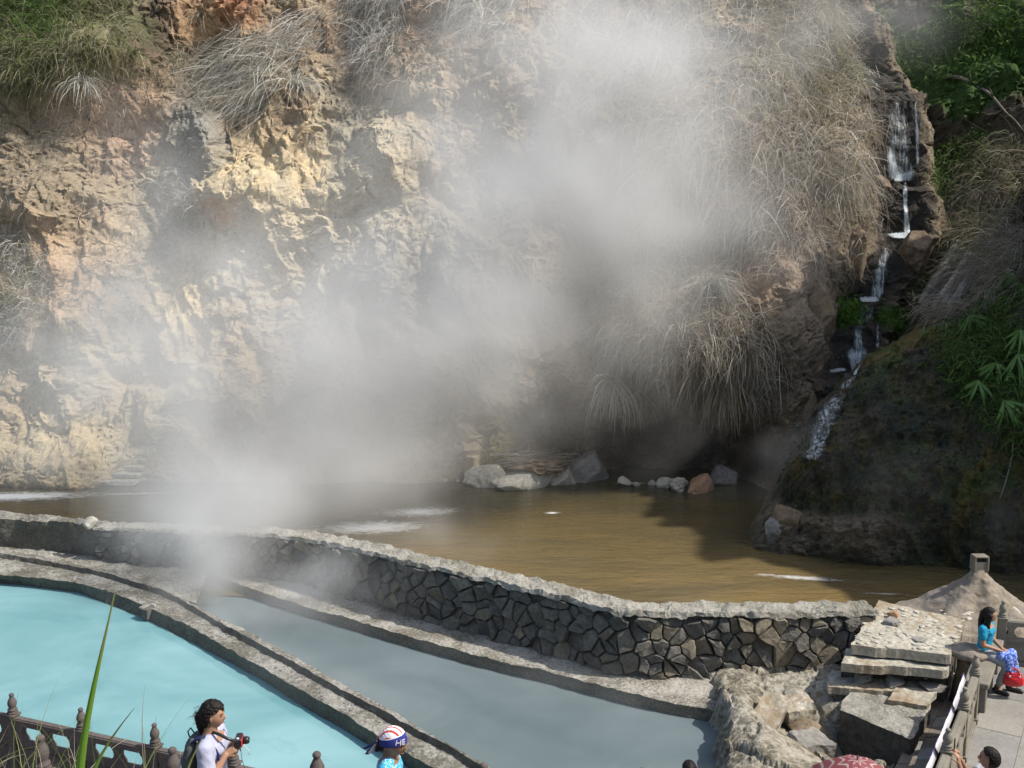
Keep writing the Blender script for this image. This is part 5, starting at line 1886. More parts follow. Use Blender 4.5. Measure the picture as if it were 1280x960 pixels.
def person(label, loc, rz, s, J, skin, top, bottom, sleeve=0.55, trouser=1.0, shoes='shoe_black', head_s=1.0, hair=None, hand=None, group=None, voxel=0.007, tank=False, extra=None):
    root = empty('person', loc, rz)
    root.scale = (s, s, s)
    tag(root, label, 'person', group)
    SK = MATS[skin]
    Hc, Ch, Nk, Hd = [Vector(J[k]) for k in ('hips', 'chest', 'neck', 'head')]
    HM = Matrix.Translation(Hd) @ Matrix.Rotation(J.get('yaw', 0), 4, 'Z') @ Matrix.Rotation(J.get('pitch', 0), 4, 'Y')
    def L_(a, b, t): return Vector(a).lerp(Vector(b), t)
    def torso(bm, i=0.0, lo=0.0, hi=1.0):
        sp = [(0.0, 0.095, 0.150), (0.12, 0.105, 0.165), (0.35, 0.090, 0.130), (0.55, 0.095, 0.140), (0.78, 0.110, 0.165), (0.92, 0.095, 0.165), (1.0, 0.065, 0.12)]
        secs = []
        for t_, rx, ry in sp:
            if lo <= t_ <= hi:
                c = L_(Hc, Nk - Vector((0, 0, 0.035)), t_)
                secs.append((c + Vector((0.01 * math.sin(3 * t_), 0, 0)), rx + i, ry + i))
        ell_loft(bm, secs)
        capsule(bm, J['shL'], J['shR'], 0.055 + i, 0.055 + i)
        for sg in (-1, 1):
            c = L_(Hc, Nk, 0.74) + Vector((0.055, sg * 0.065, 0))
            if J.get('female'):
                capsule(bm, c, c + Vector((0.012, 0, -0.01)), 0.058 + i, 0.05 + i)
    bm = bmesh.new()
    torso(bm)
    chain(bm, [Nk - Vector((0, 0, 0.06)), Nk, Hd - Vector((0.015, 0, 0.06))], [0.075, 0.054, 0.052])
    head_geo(bm, HM, head_s)
    for sd_ in ('L', 'R'):
        chain(bm, [J['sh' + sd_], J['el' + sd_]], [0.048, 0.040])
        chain(bm, [J['el' + sd_], J['wr' + sd_]], [0.040, 0.026])
        sg = 1 if sd_ == 'L' else -1
        hf, hn = J.get('hand' + sd_, (Vector(J['wr' + sd_]) - Vector(J['el' + sd_]), (0, -sg, 0)))
        hand_geo(bm, J['wr' + sd_], hf, hn, J.get('thumb' + sd_, 1), J.get('curl', 0.5))
        chain(bm, [J['hip' + sd_], J['kn' + sd_], J['an' + sd_]], [0.085, 0.056, 0.036])
        chain(bm, [J['an' + sd_], J['to' + sd_]], [0.038, 0.026])
    melt('body', bm, SK, root, voxel, 3)
    # clothes
    bm = bmesh.new()
    torso(bm, 0.012, 0.0 if not tank else 0.0, 0.93)
    if not tank:
        for sd_ in ('L', 'R'):
            chain(bm, [J['sh' + sd_], L_(J['sh' + sd_], J['el' + sd_], sleeve)], [0.066, 0.066])
    melt('shirt', bm, MATS[top], root, voxel * 1.3, 3, folds(0.006, 14))
    bm = bmesh.new()
    ell_loft(bm, [(Hc + Vector((0, 0, -0.05)), 0.09, 0.14), (Hc, 0.115, 0.168), (L_(Hc, Nk, 0.14), 0.115, 0.172), (L_(Hc, Nk, 0.22), 0.105, 0.155)])
    for sd_ in ('L', 'R'):
        e_ = L_(J['kn' + sd_], J['an' + sd_], trouser)
        chain(bm, [J['hip' + sd_], J['kn' + sd_], e_], [0.105, 0.074, 0.062])
    melt('trousers', bm, MATS[bottom], root, voxel * 1.5, 3, folds(0.008, 11))
    for sd_ in ('L', 'R'):
        a, b_ = Vector(J['an' + sd_]), Vector(J['to' + sd_])
        bm = bmesh.new()
        chain(bm, [a + Vector((-0.02, 0, -0.025)), b_ + Vector((0.02, 0, 0.0))], [0.047, 0.038])
        capsule(bm, a + Vector((0, 0, 0.03)), a, 0.045, 0.046)
        melt('shoe', bm, MATS[shoes], root, 0.008, 2)
    # face
    for sg in (-1, 1):
        bm = bmesh.new()
        q = bmesh.ops.create_icosphere(bm, subdivisions=2, radius=1)
        for v in q['verts']:
            v.co = HM @ (Vector((0.0835 + v.co.x * 0.006, sg * 0.031 + v.co.y * 0.013, 0.010 + v.co.z * 0.0055)) * head_s)
        bm_ob('eye', bm, MATS['eye_dark'], root, True)
        bm = bmesh.new()
        add_tube(bm, [HM @ (Vector((0.090, sg * 0.015, 0.028)) * head_s), HM @ (Vector((0.089, sg * 0.032, 0.034)) * head_s), HM @ (Vector((0.076, sg * 0.048, 0.028)) * head_s)], [0.003, 0.0035, 0.002], 6)
        bm_ob('eyebrow', bm, MATS['hair'], root, True)
    bm = bmesh.new()
    add_tube(bm, [HM @ (Vector((0.086, -0.024, -0.060)) * head_s), HM @ (Vector((0.102, 0, -0.057)) * head_s), HM @ (Vector((0.086, 0.024, -0.060)) * head_s)], [0.0025, 0.005, 0.0025], 8)
    bm_ob('mouth', bm, MATS['lip'], root, True)
    if hair:
        hair(root, HM, J, head_s)
    if extra:
        extra(root, HM, J, head_s)
    return root


def hair_cap(bm, HM, hs, thick=0.016, cut=0.02, back=0.0):
    """shell of hair covering crown and back of the head, open at the face"""
    r = bmesh.ops.create_icosphere(bm, subdivisions=4, radius=1)
    for v in r['verts']:
        x, y, z = v.co
        X_, Y_, Z_ = x * (0.096 + thick), y * (0.076 + thick * 0.9), z * (0.116 + thick)
        # pull face side in behind the skin
        if x > -0.05 and Z_ < cut + 0.055 * (1 - abs(y)) + 0.02:
            k = min(1, (x + 0.05) / 0.25)
            X_ = X_ * (1 - k) + (-0.005) * k
            Y_ *= 1 - 0.22 * k
            Z_ = max(Z_, -0.07) if k > 0.5 else Z_
        if z < -0.3:
            Z_ = Z_ * 0.85
            if x < 0:
                X_ -= back * (-z - 0.3)
        v.co = HM @ (Vector((X_ - 0.006, Y_, Z_ + 0.004)) * hs)


def hair_strands(root, starts, dirs, L, W, droop, n, seed=1, col_=(0.02, 0.016, 0.014)):
    g = np.random.RandomState(seed)
    idx = g.randint(0, len(starts), n)
    r_ = np.array([starts[i][:] for i in idx]) + g.normal(size=(n, 3)) * 0.012
    d_ = np.array([dirs[i][:] for i in idx])
    V, F = strands(r_, d_ * 0.3, d_, g.uniform(0.6, 1.1, n) * L, g.uniform(0.6, 1.2, n) * W, np.full(n, droop), 6, 0.25, 0.3)
    c = np.repeat(np.array([col_]) * g.uniform(0.6, 2.0, (n, 1)), 14, axis=0)
    ob('hair_strands', np_mesh('hair_strands', V, F, MATS['blade'], True, c), root)


def wavy(amp, sc):
    return lambda co: amp * (ridged(co, sc, 2, 6) - 0.4)


def hair_bob(root, HM, J, hs):
    bm = bmesh.new()
    hair_cap(bm, HM, hs, 0.020, 0.015, 0.04)
    def h(x, y, z): return HM @ (Vector((x, y, z)) * hs)
    capsule(bm, h(-0.09, 0, -0.03), h(-0.085, 0, -0.12), 0.055, 0.035)
    capsule(bm, h(-0.085, 0, -0.12), h(-0.085, 0.0, -0.17), 0.03, 0.012)
    capsule(bm, h(0.035, 0, 0.10), h(0.075, 0.0, 0.07), 0.026, 0.018)
    melt('hair', bm, MATS['hair'], root, 0.006, 1, wavy(0.009, 34))
    st = [h(-0.12 + 0.03 * k, sy, 0.02 - 0.05 * k) for k in range(4) for sy in (-0.05, 0, 0.05)]
    hair_strands(root, st, [Vector((-0.6, 0, 0.1))] * len(st), 0.07, 0.004, 1.2, 160, 3)


def hair_short(root, HM, J, hs):
    bm = bmesh.new()
    hair_cap(bm, HM, hs, 0.015, 0.03)
    melt('hair', bm, MATS['hair'], root, 0.006, 1, wavy(0.004, 30))


def hair_long(root, HM, J, hs):
    bm = bmesh.new()
    hair_cap(bm, HM, hs, 0.017, 0.02)
    def h(x, y, z): return HM @ (Vector((x, y, z)) * hs)
    for y0, x0, ln in ((-0.075, 0.0, 0.34), (0.075, 0.0, 0.30), (-0.04, -0.09, 0.36), (0.04, -0.09, 0.36), (0, -0.10, 0.38), (-0.078, 0.03, 0.33)):
        chain(bm, [h(x0, y0, 0.02), h(x0 - 0.01, y0 * 1.15, -0.12), h(x0 + 0.01, y0 * 1.2, -0.24), h(x0 + 0.02, y0 * 1.15, -ln)], [0.035, 0.034, 0.032, 0.012], 0, 10)
    melt('hair', bm, MATS['hair'], root, 0.007, 1, wavy(0.006, 26))


def std(**kw):
    J = dict(hips=(0, 0, 0.90), chest=(0, 0, 1.2), neck=(-0.005, 0, 1.385), head=(0.02, 0, 1.505),
             shL=(0, 0.165, 1.31), shR=(0, -0.165, 1.31), elL=(0.02, 0.22, 1.04), elR=(0.02, -0.22, 1.04),
             wrL=(0.12, 0.2, 0.82), wrR=(0.12, -0.2, 0.82), hipL=(0, 0.085, 0.86), hipR=(0, -0.085, 0.86),
             knL=(0.02, 0.09, 0.47), knR=(0.03, -0.09, 0.47), anL=(-0.02, 0.09, 0.075), anR=(0.0, -0.09, 0.075), toL=(0.13, 0.10, 0.03), toR=(0.15, -0.10, 0.03))
    J.update(kw)
    return J


# --- woman with the backpack and camera, on the near step
hp = PY(266, 894, 6.95)
zf = 2.55
sA = (hp.z - zf) / 1.505


def extraA(root, HM, J, hs):
    # backpack
    bm = bmesh.new()
    ell_loft(bm, [(Vector((-0.20, 0, 0.92)), 0.07, 0.12), (Vector((-0.21, 0, 0.98)), 0.11, 0.15), (Vector((-0.20, 0, 1.15)), 0.115, 0.155), (Vector((-0.17, 0, 1.28)), 0.085, 0.14), (Vector((-0.13, 0, 1.345)), 0.045, 0.10)])
    for v in bm.verts:
        v.co.x = -0.10 + (v.co.x + 0.10) * 0.62
        v.co.y *= 0.9
    bp = melt('backpack', bm, MATS['pack_grey'], root, 0.009, 3, folds(0.006, 9))
    bm = bmesh.new()
    add_tube(bm, [(-0.215, -0.07, 1.24), (-0.24, -0.07, 1.1), (-0.235, -0.07, 1.0)], 0.005, 6)
    bm_ob('zip', bm, MATS['shirt_white'], bp, True)
    bm = bmesh.new()
    add_tube(bm, [(-0.14, 0.02, 1.35), (-0.165, 0.02, 1.39), (-0.175, -0.02, 1.38), (-0.16, -0.03, 1.34)], 0.006, 6)
    bm_ob('loop', bm, MATS['black_plastic'], bp, True)
    for sg in (-1, 1):
        bm = bmesh.new()
        P_ = [(-0.13, sg * 0.085, 1.33), (-0.06, sg * 0.10, 1.385), (0.03, sg * 0.105, 1.372), (0.085, sg * 0.11, 1.29), (0.112, sg * 0.12, 1.18), (0.10, sg * 0.14, 1.05), (0.0, sg * 0.165, 0.98), (-0.12, sg * 0.14, 0.97)]
        A = smooth_line(resample(P_, 30), 3)
        vs = []
        for k in range(30):
            t_ = Vector(A[min(k + 1, 29)] - A[max(k - 1, 0)]).normalized()
            vs.append([bm.verts.new(Vector(A[k]) + Vector((0, o_, 0)) + q_) for o_, q_ in ((-0.026, Vector((0, 0, 0))), (0.026, Vector((0, 0, 0))), (0.026, t_.cross(Vector((0, 1, 0))) * -0.012), (-0.026, t_.cross(Vector((0, 1, 0))) * -0.012))])
        for a, b_ in zip(vs, vs[1:]):
            for q in range(4):
                bm.faces.new((a[q], a[(q + 1) % 4], b_[(q + 1) % 4], b_[q]))
        bmesh.ops.recalc_face_normals(bm, faces=bm.faces)
        bm_ob('strap', bm, MATS['pack_grey' if sg > 0 else 'navy_cloth'], bp, True)


A_ = person('woman with dark curly hair, pale lilac shirt and grey backpack holding up a camera', (hp.x - 0.02 * sA, hp.y, zf), 0, sA,
            std(female=True, elR=(0.03, -0.225, 1.05), wrR=(0.135, -0.095, 1.225), elL=(0.04, 0.225, 1.05), wrL=(0.145, 0.09, 1.23), handR=((0.75, 0.35, 0.45), (0.3, 1, 0.1)), handL=((0.75, -0.35, 0.45), (0.3, -1, 0.1)), thumbR=-1, thumbL=1, curl=0.8, pitch=0.08),
            'skin', 'shirt_lilac', 'trousers_dark', 0.62, head_s=0.90, hair=hair_bob, extra=extraA, voxel=0.006)
cmr = empty('camera_body', (hp.x + 0.20 * sA, hp.y - 0.01, zf + 1.30 * sA), 0.1)
tag(cmr, 'small dark red camera held in the hands of the woman with the backpack', 'camera')
bm = bmesh.new(); add_box(bm, (0, 0, 0), (0.05, 0.115, 0.07), bevel=0.008); bm_ob('casing', bm, MATS['black_plastic'], cmr)
bm = bmesh.new(); add_box(bm, (0.026, -0.01, 0.0), (0.012, 0.10, 0.06), bevel=0.005); bm_ob('front_plate', bm, MATS['red_metal'], cmr)
bm = bmesh.new(); add_lathe(bm, [(0.028, 0), (0.028, 0.03), (0.022, 0.045)], 16, Matrix.Translation((0.03, 0, 0)) @ Matrix.Rotation(math.pi / 2, 4, 'Y')); bm_ob('lens', bm, MATS['black_plastic'], cmr, True)
bm = bmesh.new(); add_box(bm, (0, -0.045, 0.037), (0.02, 0.018, 0.012), bevel=0.003); bm_ob('button', bm, MATS['shirt_white'], cmr)
bm = bmesh.new(); add_tube(bm, [(0.0, -0.06, 0.02), (-0.07, -0.06, 0.05), (-0.13, -0.05, 0.08), (-0.18, -0.02, 0.085)], [0.010, 0.012, 0.012, 0.010], 6); bm_ob('strap', bm, MATS['black_plastic'], cmr, True)
bm = bmesh.new(); add_tube(bm, [(0.02, -0.058, -0.02), (0.03, -0.07, -0.12), (0.05, -0.07, -0.2), (0.08, -0.06, -0.28)], 0.0025, 5); bm_ob('cord', bm, MATS['pack_grey'], cmr, True)
bm = bmesh.new(); add_tube(bm, [(0.04, -0.05, -0.01), (0.075, -0.06, -0.05), (0.085, -0.06, -0.085)], 0.0035, 5); bm_ob('cord', bm, MATS['shirt_white'], cmr, True)

# --- girl with the bandana
m, t, b, o_ = new_mat('bandana')
tc = t.nodes.new('ShaderNodeTexCoord')
sx = t.nodes.new('ShaderNodeSeparateXYZ')
t.links.new(tc.outputs['Generated'], sx.inputs[0])
hgt = mth(t, 'SUBTRACT', sx.outputs[2], mth(t, 'MULTIPLY', sx.outputs[0], 0.42))
stripe = mth(t, 'FRACT', mth(t, 'MULTIPLY', mth(t, 'ADD', sx.outputs[1], mth(t, 'MULTIPLY', sx.outputs[0], 0.25)), 5.0))
sc_ = ramp(t, stripe, [(0, (0.78, 0.78, 0.80)), (0.62, (0.55, 0.05, 0.03))], 'CONSTANT')
lo_ = ramp(t, mth(t, 'ADD', hgt, 0.2), [(0, (0.02, 0.025, 0.20)), (0.50, (0.02, 0.025, 0.20)), (0.505, (0.75, 0.75, 0.8))], 'CONSTANT')
kk_ = ramp(t, mth(t, 'ADD', hgt, 0.2), [(0, (0, 0, 0)), (0.56, (1, 1, 1))], 'CONSTANT')
t.links.new(mix(t, lo_, sc_, kk_), b.inputs['Base Color'])
b.inputs['Roughness'].default_value = 0.8
m, t, b, o_ = new_mat('swim_top')
vo = N(t, 'ShaderNodeTexVoronoi', i_Scale=60.0)
t.links.new(pos(t), vo.inputs['Vector'])
t.links.new(ramp(t, vo.outputs['Distance'], [(0.0, (0.75, 0.8, 0.85)), (0.30, (0.04, 0.35, 0.55))], 'CONSTANT'), b.inputs['Base Color'])
b.inputs['Roughness'].default_value = 0.7


def extraG(root, HM, J, hs):
    bm = bmesh.new()
    r = bmesh.ops.create_icosphere(bm, subdivisions=5, radius=1)
    dele = []
    for v in r['verts']:
        x, y, z = v.co
        zc = 0.03 + 0.35 * max(0, x) - 0.35 * max(0, -x)
        if z < zc - 0.12:
            dele.append(v)
        X_, Y_, Z_ = x * 0.111, y * 0.089, z * 0.130
        X_ += 0.002 * math.sin(30 * z + 8 * x)
        v.co = HM @ (Vector((X_ - 0.004, Y_, Z_)) * hs)
    bmesh.ops.delete(bm, geom=dele, context='VERTS')
    bd = bm_ob('bandana', bm, MATS['bandana'], root, True)
    sm = bd.modifiers.new('th', 'SOLIDIFY'); sm.thickness = 0.004
    def h(x, y, z): return HM @ (Vector((x, y, z)) * hs)
    bm = bmesh.new()
    capsule(bm, h(-0.115, 0, -0.015), h(-0.125, 0, -0.03), 0.02, 0.018)
    bm_ob('knot', bm, MATS['red_metal'], bd, True)
    for k, (mt, dx) in enumerate((('navy_cloth', -0.05), ('shirt_white', -0.02), ('navy_cloth', -0.035))):
        bm = bmesh.new()
        vs = []
        for q in range(7):
            t_ = q / 6
            c = h(-0.12 + dx * t_ * 1.6, 0.02 * (k - 1) - 0.02, -0.03 - (0.10 + 0.03 * k) * t_)
            wd = 0.012 + 0.008 * t_
            vs.append([bm.verts.new(c + Vector((-wd, 0, 0))), bm.verts.new(c + Vector((wd, -0.004, 0))), bm.verts.new(c + Vector((wd, 0.002, 0))), bm.verts.new(c + Vector((-wd, 0.006, 0)))])
        for a, b_ in zip(vs, vs[1:]):
            for q in range(4):
                bm.faces.new((a[q], a[(q + 1) % 4], b_[(q + 1) % 4], b_[q]))
        bm.faces.new(vs[-1]); bm.faces.new(vs[0][::-1])
        bmesh.ops.recalc_face_normals(bm, faces=bm.faces)
        bm_ob('tail', bm, MATS[mt], bd, True)
    # hair under the bandana
    bm = bmesh.new()
    capsule(bm, h(-0.09, -0.02, -0.03), h(-0.10, -0.03, -0.10), 0.035, 0.02)
    capsule(bm, h(-0.05, -0.055, -0.02), h(-0.07, -0.055, -0.07), 0.022, 0.012)
    melt('hair', bm, MATS['hair'], root, 0.006, 1, wavy(0.004, 34))
    # lettering on the band
    cu = bpy.data.curves.new('lettering', 'FONT')
    cu.body = 'HE'
    cu.size = 0.062
    cu.extrude = 0.0015
    to = bpy.data.objects.new('tmp', cu)
    C.objects.link(to)
    dg = bpy.context.evaluated_depsgraph_get()
    me = bpy.data.meshes.new_from_object(to.evaluated_get(dg))
    bpy.data.objects.remove(to)
    for v in me.vertices:
        u_, w_ = v.co.x, v.co.y
        th_ = -1.25 + u_ / 0.085      # angle round the head, from the right side to the front
        z_ = 0.030 + w_ * 0.9 + 0.15 * u_
        kx = math.sqrt(max(0.05, 1 - (z_ / 0.130) ** 2))
        v.co = HM @ (Vector(((0.111 * kx + 0.004 + v.co.z) * math.cos(th_) - 0.004, (0.089 * kx + 0.004 + v.co.z) * math.sin(th_), z_)) * hs)
    me.materials.clear()
    me.materials.append(MATS['shirt_white'])
    ob('lettering', me, bd)


gp = PY(486, 927, 7.0)
sG = (gp.z - 2.55) / 1.505
person('girl in a red, white and blue bandana and a light blue dotted top looking down', (gp.x, gp.y, 2.55), -0.12, sG,
       std(head=(0.045, 0, 1.505), pitch=0.30, yaw=-0.1, elR=(0.03, -0.21, 1.06)), 'skin_tan', 'swim_top', 'trousers_dark', 0.5, 0.2, head_s=1.22, extra=extraG, tank=True, voxel=0.006)

# --- seated woman
bt = 0.515 + DZ
sp_ = PZ(1229, 800, bt + 0.12)
seatxy = Vector((b0.lerp(b1, 0.62).x - 0.09, b0.lerp(b1, 0.62).y - 0.05, 0))
z0 = DZ
Hs = 0.60
B_ = person('seated woman with long black hair, turquoise shirt and grey trousers', (seatxy.x, seatxy.y, DZ), R(-44), 0.98,
            dict(hips=(0, 0, Hs), chest=(0, 0, 0.9), neck=(0.03, 0, 1.09), head=(0.055, 0, 1.215), shL=(0.02, 0.16, 1.015), shR=(0.02, -0.16, 1.015), elL=(0.06, 0.20, 0.77), elR=(0.06, -0.20, 0.77),
                 wrL=(0.26, 0.06, 0.70), wrR=(0.26, -0.06, 0.70), hipL=(0.02, 0.09, Hs - 0.02), hipR=(0.02, -0.09, Hs - 0.02), knL=(0.42, 0.10, 0.53), knR=(0.42, -0.08, 0.51),
                 anL=(0.40, 0.13, 0.08), anR=(0.28, -0.10, 0.08), toL=(0.55, 0.15, 0.03), toR=(0.42, -0.11, 0.03), female=True, yaw=R(8), pitch=0.12, curl=0.35,
                 handL=((1, -0.3, -0.1), (0, 0, -1)), handR=((1, 0.3, -0.1), (0, 0, -1)), thumbL=-1, thumbR=1),
            'skin', 'shirt_blue', 'trousers_grey', 0.5, 0.75, hair=hair_long, voxel=0.008)
bm = bmesh.new()
for k, (w0, y0, z0_) in enumerate(((0.11, 0.0, 0), (0.09, 0.01, -0.035), (0.07, 0.0, -0.07))):
    P_ = [(0.085 + 0.01 * k, -w0 / 2, 0.98 + z0_), (0.125, 0, 0.965 + z0_), (0.095, w0 / 2, 0.975 + z0_)]
    add_tube(bm, P_, 0.009, 6)
bm_ob('shirt_print', bm, MATS['shirt_white'], B_, True)
# jacket in her lap and red handbag
M_B = Matrix.Translation((seatxy.x, seatxy.y, DZ)) @ Matrix.Rotation(R(-44), 4, 'Z')
m, t, b, o_ = new_mat('blue_print')
n1 = noise(t, 28, 3, 0.6, pos(t), 1.5)
t.links.new(ramp(t, n1, [(0.42, (0.03, 0.08, 0.45)), (0.5, (0.12, 0.22, 0.62)), (0.58, (0.45, 0.55, 0.8))]), b.inputs['Base Color'])
b.inputs['Roughness'].default_value = 0.8
bm = bmesh.new()
capsule(bm, (0.32, -0.10, 0.61), (0.38, 0.12, 0.62), 0.055, 0.06)
capsule(bm, (0.40, -0.10, 0.60), (0.46, -0.12, 0.42), 0.065, 0.035)
capsule(bm, (0.42, 0.04, 0.60), (0.48, 0.05, 0.36), 0.065, 0.04)
o = melt('folded_jacket', bm, MATS['blue_print'], None, 0.01, 2, lambda co: 0.022 * ridged(co, 11, 3, 7) - 0.01)
o.matrix_world = M_B
tag(o, 'blue and white patterned jacket bundled on the seated woman\'s lap', 'jacket')
bag = empty('handbag', M_B @ Vector((0.52, -0.14, 0.22)), R(-10))
bag.scale = (0.86, 0.9, 0.86)
tag(bag, 'glossy red handbag hanging in front of the seated woman\'s knees', 'handbag')
bm = bmesh.new()
ell_loft(bm, [(Vector((0, 0, 0)), 0.14, 0.05), (Vector((0, 0, 0.03)), 0.175, 0.075), (Vector((0, 0, 0.12)), 0.165, 0.07), (Vector((0, 0, 0.20)), 0.13, 0.04), (Vector((0, 0, 0.225)), 0.115, 0.02)])
melt('bag_body', bm, MATS['red_leather'], bag, 0.01, 2, lambda co: 0.008 * ridged(co, 10, 3, 9))
for sg in (-1, 1):
    bm = bmesh.new()
    add_tube(bm, [(-0.085, sg * 0.03, 0.20), (-0.06, sg * 0.035, 0.29), (0, sg * 0.03, 0.33), (0.06, sg * 0.035, 0.29), (0.085, sg * 0.03, 0.20)], 0.009, 8)
    bm_ob('handle', bm, MATS['red_leather'], bag, True)
for sx_o in (-0.085, 0.085):
    bm = bmesh.new(); add_box(bm, (sx_o, -0.052, 0.185), (0.03, 0.012, 0.04), bevel=0.004)
    bm_ob('buckle', bm, MATS['pvc'], bag)

# --- man photographing with a phone
mp_ = PY(1239, 949, 10.1)
sM = (mp_.z - DZ) / 1.505
rzM = R(150)
person('man in a white shirt with short black hair raising a phone', (mp_.x, mp_.y, DZ), rzM, sM,
       std(elL=(0.22, 0.17, 1.20), wrL=(0.30, 0.10, 1.41), elR=(0.24, -0.14, 1.22), wrR=(0.31, -0.02, 1.42), handL=((0.2, -0.15, 1), (0.9, -0.4, 0.1)), handR=((0.2, 0.15, 1), (0.9, 0.4, 0.1)), thumbL=1, thumbR=-1, curl=0.75),
       'skin', 'shirt_white', 'trousers_dark', 0.5, hair=hair_short)
MM = Matrix.Translation((mp_.x, mp_.y, DZ)) @ Matrix.Rotation(rzM, 4, 'Z') @ Matrix.Scale(sM, 4)
bm = bmesh.new(); add_box(bm, (0, 0, 0), (0.012, 0.06, 0.12), bevel=0.004)
ph = bm_ob('phone', bm, MATS['black_plastic'], None)
ph.matrix_world = MM @ Matrix.Translation((0.365, 0.04, 1.60))
tag(ph, 'small black phone held upright by the man in white', 'phone')
# --- visitor whose hair only just shows
dp_ = PY(862, 966, 10.5)
person('visitor with black hair of whom only the crown shows at the bottom edge', (dp_.x, dp_.y, 0), R(95), dp_.z / 1.505, std(), 'skin', 'shirt_white', 'trousers_dark', 0.5, hair=hair_short, voxel=0.012)

# --- red umbrella
m, t, b, o_ = new_mat('umbrella_cloth')
tc = t.nodes.new('ShaderNodeTexCoord')
sx = t.nodes.new('ShaderNodeSeparateXYZ')
t.links.new(tc.outputs['Object'], sx.inputs[0])
an_ = mth(t, 'ARCTAN2', sx.outputs[1], sx.outputs[0])
rd_ = mth(t, 'SQRT', mth(t, 'ADD', mth(t, 'MULTIPLY', sx.outputs[0], sx.outputs[0]), mth(t, 'MULTIPLY', sx.outputs[1], sx.outputs[1])))
w1 = mth(t, 'FRACT', mth(t, 'ADD', mth(t, 'MULTIPLY', rd_, 9.0), mth(t, 'MULTIPLY', mth(t, 'ABSOLUTE', mth(t, 'SINE', mth(t, 'MULTIPLY', an_, 4.0))), 0.6)))
t.links.new(ramp(t, w1, [(0, (0.20, 0.045, 0.05)), (0.72, (0.20, 0.045, 0.05)), (0.76, (0.36, 0.28, 0.27))]), b.inputs['Base Color'])
b.inputs['Roughness'].default_value = 0.6
ut = PY(1072, 949, 10.3)
um = empty('umbrella', (ut.x, ut.y, 0))
tag(um, 'red patterned umbrella opened below the square concrete block', 'umbrella')
NR, NS = 48, 12
V, F = [(0, 0, 0)], []
for i in range(1, NS + 1):
    for k in range(NR):
        a = 2 * math.pi * k / NR
        r_ = 0.55 * i / NS
        sc = 1 - 0.06 * (i / NS) * abs(math.sin(a * 4)) ** 0.7
        V.append((r_ * sc * math.cos(a), r_ * sc * math.sin(a), -0.30 * (i / NS) ** 1.7 - 0.02 * abs(math.sin(a * 4)) * (i / NS)))
bm = bmesh.new()
vv = [bm.verts.new(v) for v in V]
for k in range(NR):
    bm.faces.new((vv[0], vv[1 + k], vv[1 + (k + 1) % NR]))
for i in range(NS - 1):
    for k in range(NR):
        a, b_ = 1 + i * NR + k, 1 + i * NR + (k + 1) % NR
        bm.faces.new((vv[a], vv[a + NR], vv[b_ + NR], vv[b_]))
cn = bm_ob('canopy', bm, MATS['umbrella_cloth'], um, True, (0, 0, ut.z))
for k in range(8):
    a = 2 * math.pi * k / 8
    bm = bmesh.new()
    add_tube(bm, [(0.55 * q * math.cos(a), 0.55 * q * math.sin(a), -0.30 * q ** 1.7 - 0.008) for q in (0.02, 0.3, 0.6, 0.8, 1.0)], 0.003, 5)
    bm_ob('rib', bm, MATS['pvc'], cn, True)
bm = bmesh.new(); add_tube(bm, [(0, 0, 0), (0, 0, ut.z + 0.05)], 0.009, 8); bm_ob('pole', bm, MATS['black_plastic'], um, True)

# ------------------------------------------------------------------ grass beside the viewpoint
fg = np.random.RandomState(4)


def long_blade(px0, px1, px2, Y0, w_, col_, label):
    """one tall blade: root low on the slope, bending through the given directions"""
    top, mid_, low = PY(*px0, Y0), PY(*px1, Y0), PY(*px2, Y0)
    d_ = (low - mid_)
    root_ = Vector((low.x + d_.x * 1.2, Y0 - 0.05, 5.55))
    A = smooth_line(resample([root_, low.lerp(root_, 0.5), low, mid_, top], 40), 12)
    V = []
    for k in range(40):
        t_ = k / 39
        ww = w_ * (1 - t_ ** 2.2) * (0.6 + 0.4 * math.sin(math.pi * min(1, t_ * 1.2))) * 0.5 + 0.0004
        c = Vector(A[k])
        V += [c + Vector((-ww, 0.002, 0)), c + Vector((0, -0.0025, 0)), c + Vector((ww, 0.002, 0))]
    g = np.linspace(0, 1, 40)
    cc2 = np.repeat(np.array(col_)[None] * (0.85 + 0.25 * np.sin(g * 9))[:, None] * (1 - 0.0 * g)[:, None], 3, axis=0)
    cc2 = cc2 * (1 - (g.repeat(3) > 0.93)[:, None] * 0.5) + (g.repeat(3) > 0.93)[:, None] * np.array([0.25, 0.18, 0.10]) * 0.5
    o = ob('tall_grass', np_mesh('tall_grass', [v[:] for v in V], grid_faces(40, 3), MATS['blade'], True, cc2))
    tag(o, label, 'grass blade', 'tall grass blades by the viewpoint', 'thing')


